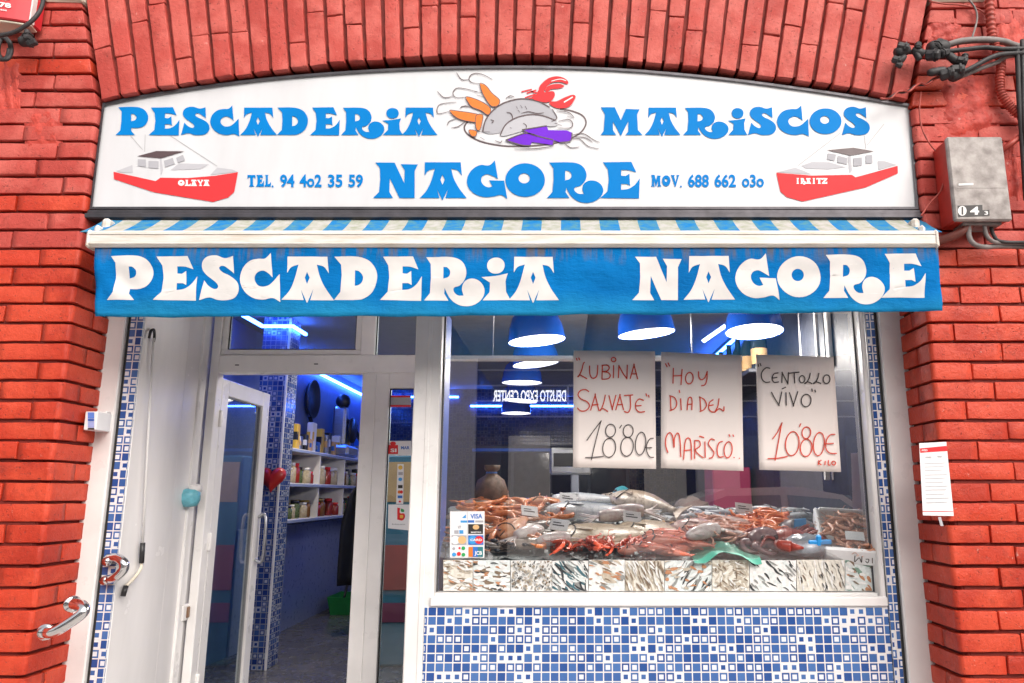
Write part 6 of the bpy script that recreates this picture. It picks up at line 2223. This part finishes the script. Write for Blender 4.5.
# ------------------------------------------------------------------ cables, conduits, meter box on the right; red sign on the left
YM = -.15
a, b, c, d_ = px(947.5, 136.4, YM), px(1001.9, 136, YM), px(1011.7, 220.2, YM), px(956.4, 221.2, YM)
mbx = thing('meter_box', 'stained grey metal meter box with red painted sides and the number 04 on its lid', 'meter box', ((c.x + d_.x) / 2, -.07, c.z))
mb = MB()
x0, x1, z0, z1 = (a.x + d_.x) / 2 - .004, (b.x + c.x) / 2, c.z, a.z
x0 = px(952, 178, YM).x; x1 = px(1006.8, 178, YM).x
mb.box(x0, x1, YM + .012, .0, z0 + .004, z1 - .004, .006)
mb.build('case', M['redbox'], mbx)
mb = MB(); mb.box(x0 - .004, x1 + .004, YM, YM + .03, z0, z1, .007)
mb.box(x0 + .02, x1 - .012, YM - .0015, YM + .002, px(980, 187.5, YM).z - .003, px(980, 187.5, YM).z, .0008)
mb.build('lid', M['metalbox'], mbx)
mb = MB()
mq = lambda i: (lambda x, y: px(900 + x / 4.879, 120 + y / 4.879, YM - .002 - i * .0005))
mb.flat([[(282, 418), (402, 414), (403, 440), (436, 438), (437, 466), (405, 468), (284, 472)]], mq(0), 0)
mb.flat([ell(304, 443, 21, 24, 20)], mq(1), 1)
mb.flat([rect(300, 424, 309, 462)], mq(2), 0)
mb.text('4', mq(1), 342, 386, 460, 36, 1, .04)
mb.text('3', mq(1), 412, 430, 462, 18, 1, .02)
mb.build('number_plate', [M['ink_black'], M['ink_white']], mbx)
mb = MB(); mb.flat([[(286, 310), (358, 308), (358, 318), (286, 320)]], mq(0), 0); mb.build('lid_label', M['ink_white'], mbx)


def cable(name, label, cat, pts, r, m_, seg=8, Y=-.05, group=None, parts=None):
    mb = MB()
    mb.tube([px(p[0], p[1], p[2] if len(p) > 2 else Y) for p in pts], r, seg, sub=6)
    return mb.build(name, m_, label=label, cat=cat, group=group)


cable('conduit', 'thick grey conduit running from the street side into the cable joints', 'conduit', [(948, 45, -.06), (960, 41.5, -.07), (975, 40, -.07), (990, 40, -.06), (1005, 42, -.05), (1016, 46, -.03), (1040, 50, -.02)], .017, M['greycable'])
cable('cable', 'upper black cable leading to the joint above the sign', 'cable', [(905, 52, -.05), (925, 52, -.08), (945, 51.5, -.09), (965, 49.5, -.10), (985, 47.5, -.10), (1005, 49, -.10), (1045, 48, -.10)], .0115, M['darkgrey'])
cable('cable', 'second black cable bending up from the lower joint', 'cable', [(945, 73, -.07), (962, 72, -.09), (975, 66, -.10), (990, 58, -.10), (1006, 54, -.10), (1045, 53, -.10)], .0125, M['darkgrey'])
cable('cable', 'grey taped cable under the joints', 'cable', [(958, 78, -.06), (970, 73, -.07), (982, 68, -.07), (998, 62, -.06), (1010, 56, -.08), (1045, 55, -.06)], .011, M['greycable'])
tw = []
for k in range(13):
    t = k / 12
    tw.append((950 - 70 * t, 74 + 26.5 * t + 1.5 * math.sin(k * 1.9), -.05 - .012 * math.cos(k * 1.9)))
cable('cable', 'twisted dark lead slanting from the joints down to the sign corner', 'cable', tw, .006, M['darkgrey'])
tw2 = [(x, y + 1.6 * math.cos(i * 1.9), Y - .008) for i, (x, y, Y) in enumerate(tw)]
cable('cable', 'rusty strand wound around the lead at the sign corner', 'cable', tw2, .005, M['redhose'])
cable('cable', 'thin wire dangling past the left side of the meter box', 'cable', [(921, 92, -.03), (919.5, 110, -.03), (922, 128, -.03), (930, 144, -.03), (942, 158, -.03), (946, 168, -.04), (944, 180, -.06), (940, 192, -.06), (930, 203, -.05), (921, 216, -.05)], .0042, M['redhose'])
cable('cable', 'thin wire looping down from the pale stone to the joints', 'cable', [(929, 1, -.03), (945, 4, -.03), (962, 5, -.02), (980, 10, -.03), (990, 20, -.03)], .004, M['redhose'])
cable('cable', 'thin grey wire hanging in front of the pale stone', 'cable', [(966, -4, -.03), (975, 8, -.03), (977, 20, -.03), (972, 38, -.05)], .005, M['greycable'])
cable('cable', 'black cable dropping at the right edge past the meter box', 'cable', [(1017, 46, -.1), (1018, 70, -.09), (1019, 100, -.08), (1022, 140, -.06), (1026, 200, -.05)], .012, M['darkgrey'])
cable('cable', 'second black cable dropping at the far right edge', 'cable', [(1022, 40, -.1), (1023, 80, -.09), (1024, 120, -.08), (1030, 180, -.06)], .010, M['darkgrey'])
cable('strut', 'dark red slanting strut behind the right side of the meter box', 'strut', [(1000, 152, -.03), (1024, 134, -.05)], .014, M['redhose'])
# corrugated hose
mb = MB()
hp_ = crom([px(x, y, -.045) for x, y in [(989, -12), (990, 10), (992, 34), (996, 48), (1001, 62), (1000, 78), (1001, 92), (1008, 104), (1017, 113), (1032, 122)]], 44)
mb.tube(hp_, lambda t: .021 + .0028 * math.sin(t * 2 * PI * 46), 12, sub=1)
mb.build('corrugated_hose', M['redhose'], label='red painted corrugated hose winding down beside the cable joints', cat='hose')


def joint(cx_, cy_, label, bits):
    p0 = px(cx_, cy_, -.07)
    t = thing('cable_joint', label, 'cable joint', tuple(p0), group='black cable joints')
    for kind, x0, y0, x1, y1, r in bits:
        mb = MB()
        if kind == 'c':
            A_, B_ = px(x0, y0, -.085), px(x1, y1, -.085)
            mb.tube([A_, A_ + (B_ - A_) * .3, A_ + (B_ - A_) * .7, B_], lambda tt: 1.3 * r * (1 - .35 * abs(2 * tt - 1) ** 3), 9, sub=3)
            mb.build('connector', M['darkgrey'], t)
        else:
            c_ = px(x0, y0, -.1)
            rj = random.Random(x0 * 7 + y0)
            d_ = Vector((rj.uniform(-1, 1), rj.uniform(-.5, .5), rj.uniform(-1, 1))).normalized() * r * 1.25
            mb.tube([c_ - d_, c_ - d_ * .8, c_ + d_ * .8, c_ + d_], lambda tt: r * (1.05 if .12 < tt < .88 else .8), 7, smooth=False, sub=1)
            mb.tube([c_ + d_ * .2, c_ + d_ * .45], r * 1.25, 8, smooth=False, sub=1)
            mb.build('cap', M['darkgrey'], t)


joint(900, 52, 'small black cable joint furthest left over the arch bricks', [('c', 895, 53, 909, 49, .021), ('b', 903, 47, 0, 0, .022), ('b', 897, 60, 0, 0, .018), ('c', 905, 56, 897, 64, .013), ('b', 899, 65, 0, 0, .013)])
joint(935, 50, 'large black cable joint at the end of the grey conduit', [('c', 912, 50, 924, 54, .016), ('c', 928, 49, 948, 47, .030), ('b', 938, 45, 0, 0, .024), ('b', 933, 55, 0, 0, .026), ('b', 944, 53, 0, 0, .02), ('c', 947, 54, 962, 66, .016), ('b', 918, 46, 0, 0, .015), ('c', 915, 52, 920, 60, .012)])
joint(952, 70, 'lower black cable joint above the twisted lead', [('c', 928, 73, 946, 70, .016), ('b', 947, 74, 0, 0, .026), ('b', 957, 70, 0, 0, .026), ('c', 950, 78, 962, 72, .022), ('b', 962, 61, 0, 0, .020), ('b', 965, 57, 0, 0, .014)])
# pipes below the meter box
cable('conduit', 'thick red brown pipe entering the underside of the meter box', 'conduit', [(932, 243, -.02), (945, 239, -.05), (958, 234, -.08), (967, 228, -.09), (973, 221, -.09)], .022, mat('rusty_pipe', (.20, .055, .04), .5, var=.4, scale=25))
cable('conduit', 'bent grey pipe looping under the meter box', 'conduit', [(969, 224, -.1), (969, 236, -.1), (974, 244, -.1), (985, 247, -.09), (1000, 246, -.07), (1040, 247, -.06)], .012, M['greycable'])
cable('conduit', 'second bent grey pipe under the meter box', 'conduit', [(984, 222, -.1), (986, 234, -.1), (992, 241, -.1), (1004, 243, -.08), (1040, 243, -.07)], .010, M['greycable'])
cable('cable', 'black cable clipped along the wall under the meter box', 'cable', [(990, 222, -.08), (994, 236, -.09), (1004, 242, -.09), (1045, 242, -.09)], .009, M['darkgrey'])
mb = MB(); p = px(983, 224, -.08)
mb.box(px(962, 224, -.1).x, px(1000, 224, -.1).x, -.12, -.01, p.z - .018, p.z + .008, .006)
mb.build('bracket', M['greycable'], label='stained bracket under the meter box', cat='bracket')

# projecting red sign at the upper left
YRS = -.10
a, b = px(-60, 20, YRS), px(30, 22.5, YRS)
rsg = thing('projecting_sign', 'red advertising box sign with white figures at the upper left, cut by the frame', 'sign', (a.x, -.15, b.z))
zt_ = b.z + 1.0
mb = MB()
n = 14
vs, fs = [], []
prof = []
for i in range(n + 1):
    t = i / n
    prof.append((a.x + (b.x - a.x) * t, YRS - .05 * math.sin(PI * t)))
ol = prof + [(b.x, -.02), (a.x, -.02)]
mb.plan(ol, b.z, zt_, .006)
mb.build('box', mat('sign_red', (.60, .03, .04), .35, var=.1), rsg)
mb = MB(); mb.plan([(x * 1.0, y + .012) for x, y in ol[:-2]] + [(b.x - .012, -.03), (a.x, -.03)], b.z - .012, b.z - .0015, .003); mb.build('base_plate', M['stone'], rsg)
mb = MB()
def mr(x, y):
    p = px(x, y, YRS)
    t = min(1, max(0, (p.x - a.x) / (b.x - a.x)))
    p.y = YRS - .05 * math.sin(PI * t) - .004
    return p
mb.text('UO', mr, -6, 17, 4.0, 12, 0, .05)
mb.text('R 78', mr, -3, 15.5, 11.8, 4.2, 0, .04)
mb.text('espumosos', mr, -6, 11.8, 15.5, 1.8, 0, .02)
mb.build('lettering', M['ink_white'], rsg)
mb = MB(); mb.box(b.x - .006, b.x + .001, YRS - .004, YRS + .03, b.z + .001, zt_, .002); mb.build('edge_trim', M['pvc'], rsg)
cable('cable', 'black cable looping under the red advertising sign', 'cable', [(44, -14, -.16), (43, 2, -.16), (38, 14, -.17), (28, 24, -.18), (12, 33, -.18), (-12, 37, -.18)], .010, M['darkgrey'])
mb = MB()
mb.tube([px(2 + 7 * math.cos(t * .7) + t * .15, 49 + 11 * math.sin(t * .7), -.1 - .01 * (t % 3)) for t in range(26)], .009, 8, sub=4)
mb.build('cable_coil', M['darkgrey'], label='small coil of black cable on the bricks below the red advertising sign', cat='cable')
joint(28, 42, 'black cable joint just below the red advertising sign', [('c', 20, 42, 34, 40, .022), ('b', 28, 38, 0, 0, .022), ('b', 32, 43, 0, 0, .018), ('c', 27, 30, 29, 40, .012)])

# ------------------------------------------------------------------ across the street (seen reflected in the glass)
YO = -12.2
M['bl_navy'] = mat('dark_blue_cladding', (.03, .04, .07), .45, var=.3, scale=.8)
M['bl_grey'] = mat('grey_render', (.74, .71, .68), .8, var=.15, scale=1.2)
M['bl_slat'] = mat('pale_slat', (.55, .56, .58), .5)
op = thing('office_building', 'dark clad building across the street, seen reflected in the display window', 'building', (0, YO - 2, 0))
mb = MB(); mb.box(-26, 26, YO - 8, YO, 0, 5.9, .02); mb.build('wall', M['bl_navy'], op)
mb = MB()
for x in [-19, -12.6, -6.6, -2.3, 3.3, 8.4, 14, 20]:
    mb.box(x - .45, x + .45, YO, YO + .25, 0, 6.0, .02)
mb.build('pier', M['bl_grey'], op)
mb = MB()
for k in range(8):
    z = 3.2 + k * .34
    mb.box(-26, 26, YO + .001, YO + .05, z, z + .03, .004)
mb.build('slat', M['bl_slat'], op)
mb = MB()
for k in range(27):
    x = -20 + k * 1.45
    mb.box(x, x + (.9 if k % 2 else 1.3), YO + .001, YO + .06, .3, 2.8, .01, k % 2)
mb.build('shop_window', [mat('far_glass', (.10, .13, .16), .06), mat('far_cream', (.80, .76, .70), .6)], op)
# lettering placed where its mirror image reads in the glass
zsg = ZC + (YG - YO + YG + D) * math.tan(TH - math.atan((396 - CY) / F))
dep = (YG - YO) + (YG + D)
ysc = dep / (F * math.cos(TH) ** 0)
def mirX(x):
    return px(x, 396, YG + (YG - YO) - .06).x
sx0, sx1 = mirX(493), mirX(566)
zz0, zz1 = px(530, 402, YG + (YG - YO)).z, px(530, 390.5, YG + (YG - YO)).z
mb = MB()
mb.text('DEUSTO EXPO CENTER', lambda x, y: Vector((x, YO + .07, y)), sx1, sx0, zz0, 1.0, 0, .02)
# text() stretches downwards from the baseline: rescale to the wanted cap height
zs = [v.z for v in mb.v]
lo, hi = min(zs), max(zs)
for v in mb.v:
    v.z = zz0 + (hi - v.z) / (hi - lo) * (zz1 - zz0)
lt = mb.build('building_lettering', emit('white_letters_glow', (1, 1, 1), 2.6), op)  # plain white letters, glow added so their reflection stays bright
mb = MB(); fx0, fx1 = mirX(568), mirX(586)
fw = abs(fx1 - fx0) * .08
for (xa_, xb_, za_, zb_2) in ((min(fx0, fx1), max(fx0, fx1), zz1 + .08, zz1 + .12), (min(fx0, fx1), max(fx0, fx1), zz0 - .16, zz0 - .12), (fx0 - .02, fx0 + .02, zz0 - .12, zz1 + .08)):
    mb.box(xa_, xb_, YO + .06, YO + .09, za_, zb_2, .002)
mb.build('emblem_frame', M['ink_white'], op)


def make_car(label, colr):
    t = thing('parked_car', label, 'car', (0, 0, 0))
    body = mat('car_paint', colr, .3, .0, var=.05, coat=.6)
    lowp = [(-2.1, .32), (-2.12, .62), (-2.02, .82), (-1.2, .93), (1.75, .96), (2.05, .88), (2.12, .6), (2.08, .32)]
    bm = bmesh.new()
    def loft(prof, hw, mt):
        mb = MB()
        rings = [(-hw, .9), (-hw * .9, 1.0), (hw * .9, 1.0), (hw, .9)]
        n = len(prof)
        vs = []
        cx_ = sum(p[0] for p in prof) / n; cz_ = sum(p[1] for p in prof) / n
        for y, s in rings:
            vs += [(cx_ + (p[0] - cx_) * s, y, cz_ + (p[1] - cz_) * s) for p in prof]
        fs = [[k * n + i, k * n + (i + 1) % n, (k + 1) * n + (i + 1) % n, (k + 1) * n + i] for k in range(3) for i in range(n)]
        fs += [list(range(n)), [3 * n + i for i in range(n)]]
        mb.add(vs, fs)
        return mb
    loft(lowp, .87, body).build('body', body, t, local=True)
    cab = [(-1.15, .90), (-.35, 1.40), (.2, 1.48), (1.0, 1.46), (1.55, 1.30), (1.95, .90)]
    mb = MB()
    n = len(cab)
    vs = []
    for y, s in ((-.78, 0), (.78, 0)):
        for x, z in cab:
            k = (z - .9) / .58
            vs.append((x, y * (1 - .2 * k), z))
    fs = [[i, (i + 1) % n, n + (i + 1) % n, n + i] for i in range(n)] + [list(range(n)), [n + i for i in range(n)]]
    mb.add(vs, fs)
    mb.build('cabin', body, t, local=True)
    gl = mat('sky_tinted_car_glass', (.22, .30, .31), .05, coat=1)  # sky reflection put into the pale window colour
    for s in (-1, 1):
        mb = MB()
        w_ = []
        for x, z in ((-.92, .98), (-.30, 1.36), (.3, 1.40), (.3, .98)):
            k = (z - .9) / .58; w_.append((x, s * .78 * (1 - .2 * k) + s * .006, z))
        mb.prism(w_, (0, s * .004, 0))
        w_ = []
        for x, z in ((.38, .98), (.38, 1.40), (1.0, 1.39), (1.45, 1.26), (1.7, .98)):
            k = (z - .9) / .58; w_.append((x, s * .78 * (1 - .2 * k) + s * .006, z))
        mb.prism(w_, (0, s * .004, 0))
        mb.build('side_window', gl, t, local=True)
    mb = MB(); mb.prism([(-1.13, -.68, .94), (-1.13, .68, .94), (-.42, .6, 1.385), (-.42, -.6, 1.385)], (-.012, 0, .012)); mb.build('windscreen', gl, t, local=True)
    for sx_ in (-1.35, 1.35):
        for s in (-1, 1):
            mb = MB(); mb.lathe([(0, -.1), (.2, -.1), (.31, -.08), (.32, 0), (.31, .08), (.2, .1), (0, .1)], (sx_, s * .78, .32), 20, mtx=Matrix.Rotation(PI / 2, 3, 'X')); w = mb.build('wheel', M['rubber'], t, local=True)
            mb = MB(); mb.lathe([(0, -.012), (.19, -.01), (.2, .0), (0, .0)], (sx_, s * .885, .32), 16, mtx=Matrix.Rotation(PI / 2 * s, 3, 'X')); mb.build('rim', M['steel'], w, local=True)
    for s in (-1, 1):
        mb = MB(); mb.ball((-2.0, s * .62, .72), .1, .16, .08); mb.build('headlight', M['paper_white'], t, local=True)
        mb = MB(); mb.ball((2.02, s * .66, .74), .07, .12, .1); mb.build('tail_light', M['ink_red'], t, local=True)
    return t


car = make_car('pale silver car parked at the near kerb, seen reflected in the display window', (.66, .64, .61))
car.location = (2.9, -5.3, -.13)
car.scale = (1.0, 1, 1.2)
car.rotation_euler = (0, 0, PI)
car2 = dup(car, loc=(-3.0, -5.4, -.13), label='second pale silver car parked further along the kerb, seen reflected in the door glass')

# ------------------------------------------------------------------ light and air
w = bpy.data.worlds.new("World")
scene.world = w
w.use_nodes = True
nt = w.node_tree
bgn = nt.nodes['Background']
sky = nt.nodes.new('ShaderNodeTexSky')
sky.sky_type = 'NISHITA'
sky.sun_disc = False
EL, AZ = 40, 150
sky.sun_elevation = math.radians(EL)
sky.sun_rotation = math.radians(AZ)
sky.dust_density = 4.0
sky.air_density = 1.2
hs = nt.nodes.new('ShaderNodeHueSaturation')
hs.inputs['Saturation'].default_value = .28
nt.links.new(sky.outputs[0], hs.inputs['Color'])
tint = mix_rgb(nt, 1.0, hs.outputs[0], (1.0, .955, .925), 'MULTIPLY')
nt.links.new(tint, bgn.inputs[0])
bgn.inputs[1].default_value = .15
sd = bpy.data.lights.new('sun', 'SUN')
sd.energy = 1.3
sd.angle = math.radians(60)
sd.color = (1, .95, .9)
so_ = bpy.data.objects.new('sun', sd)
COL.objects.link(so_)
az = math.radians(AZ)
dirv = Vector((math.sin(az) * math.cos(math.radians(EL)), math.cos(az) * math.cos(math.radians(EL)), math.sin(math.radians(EL))))
so_.rotation_euler = (-dirv).to_track_quat('-Z', 'Y').to_euler()

vs_ = scene.view_settings
vs_.view_transform = 'Standard'
vs_.look = 'None'
vs_.exposure = 0.68
vs_.gamma = 1
vs_.use_curve_mapping = False
scene.render.engine = 'CYCLES'
cy = scene.cycles
cy.use_denoising = True
cy.max_bounces = 8
cy.transparent_max_bounces = 12
cy.sample_clamp_indirect = 6
cy.caustics_reflective = False
cy.caustics_refractive = False
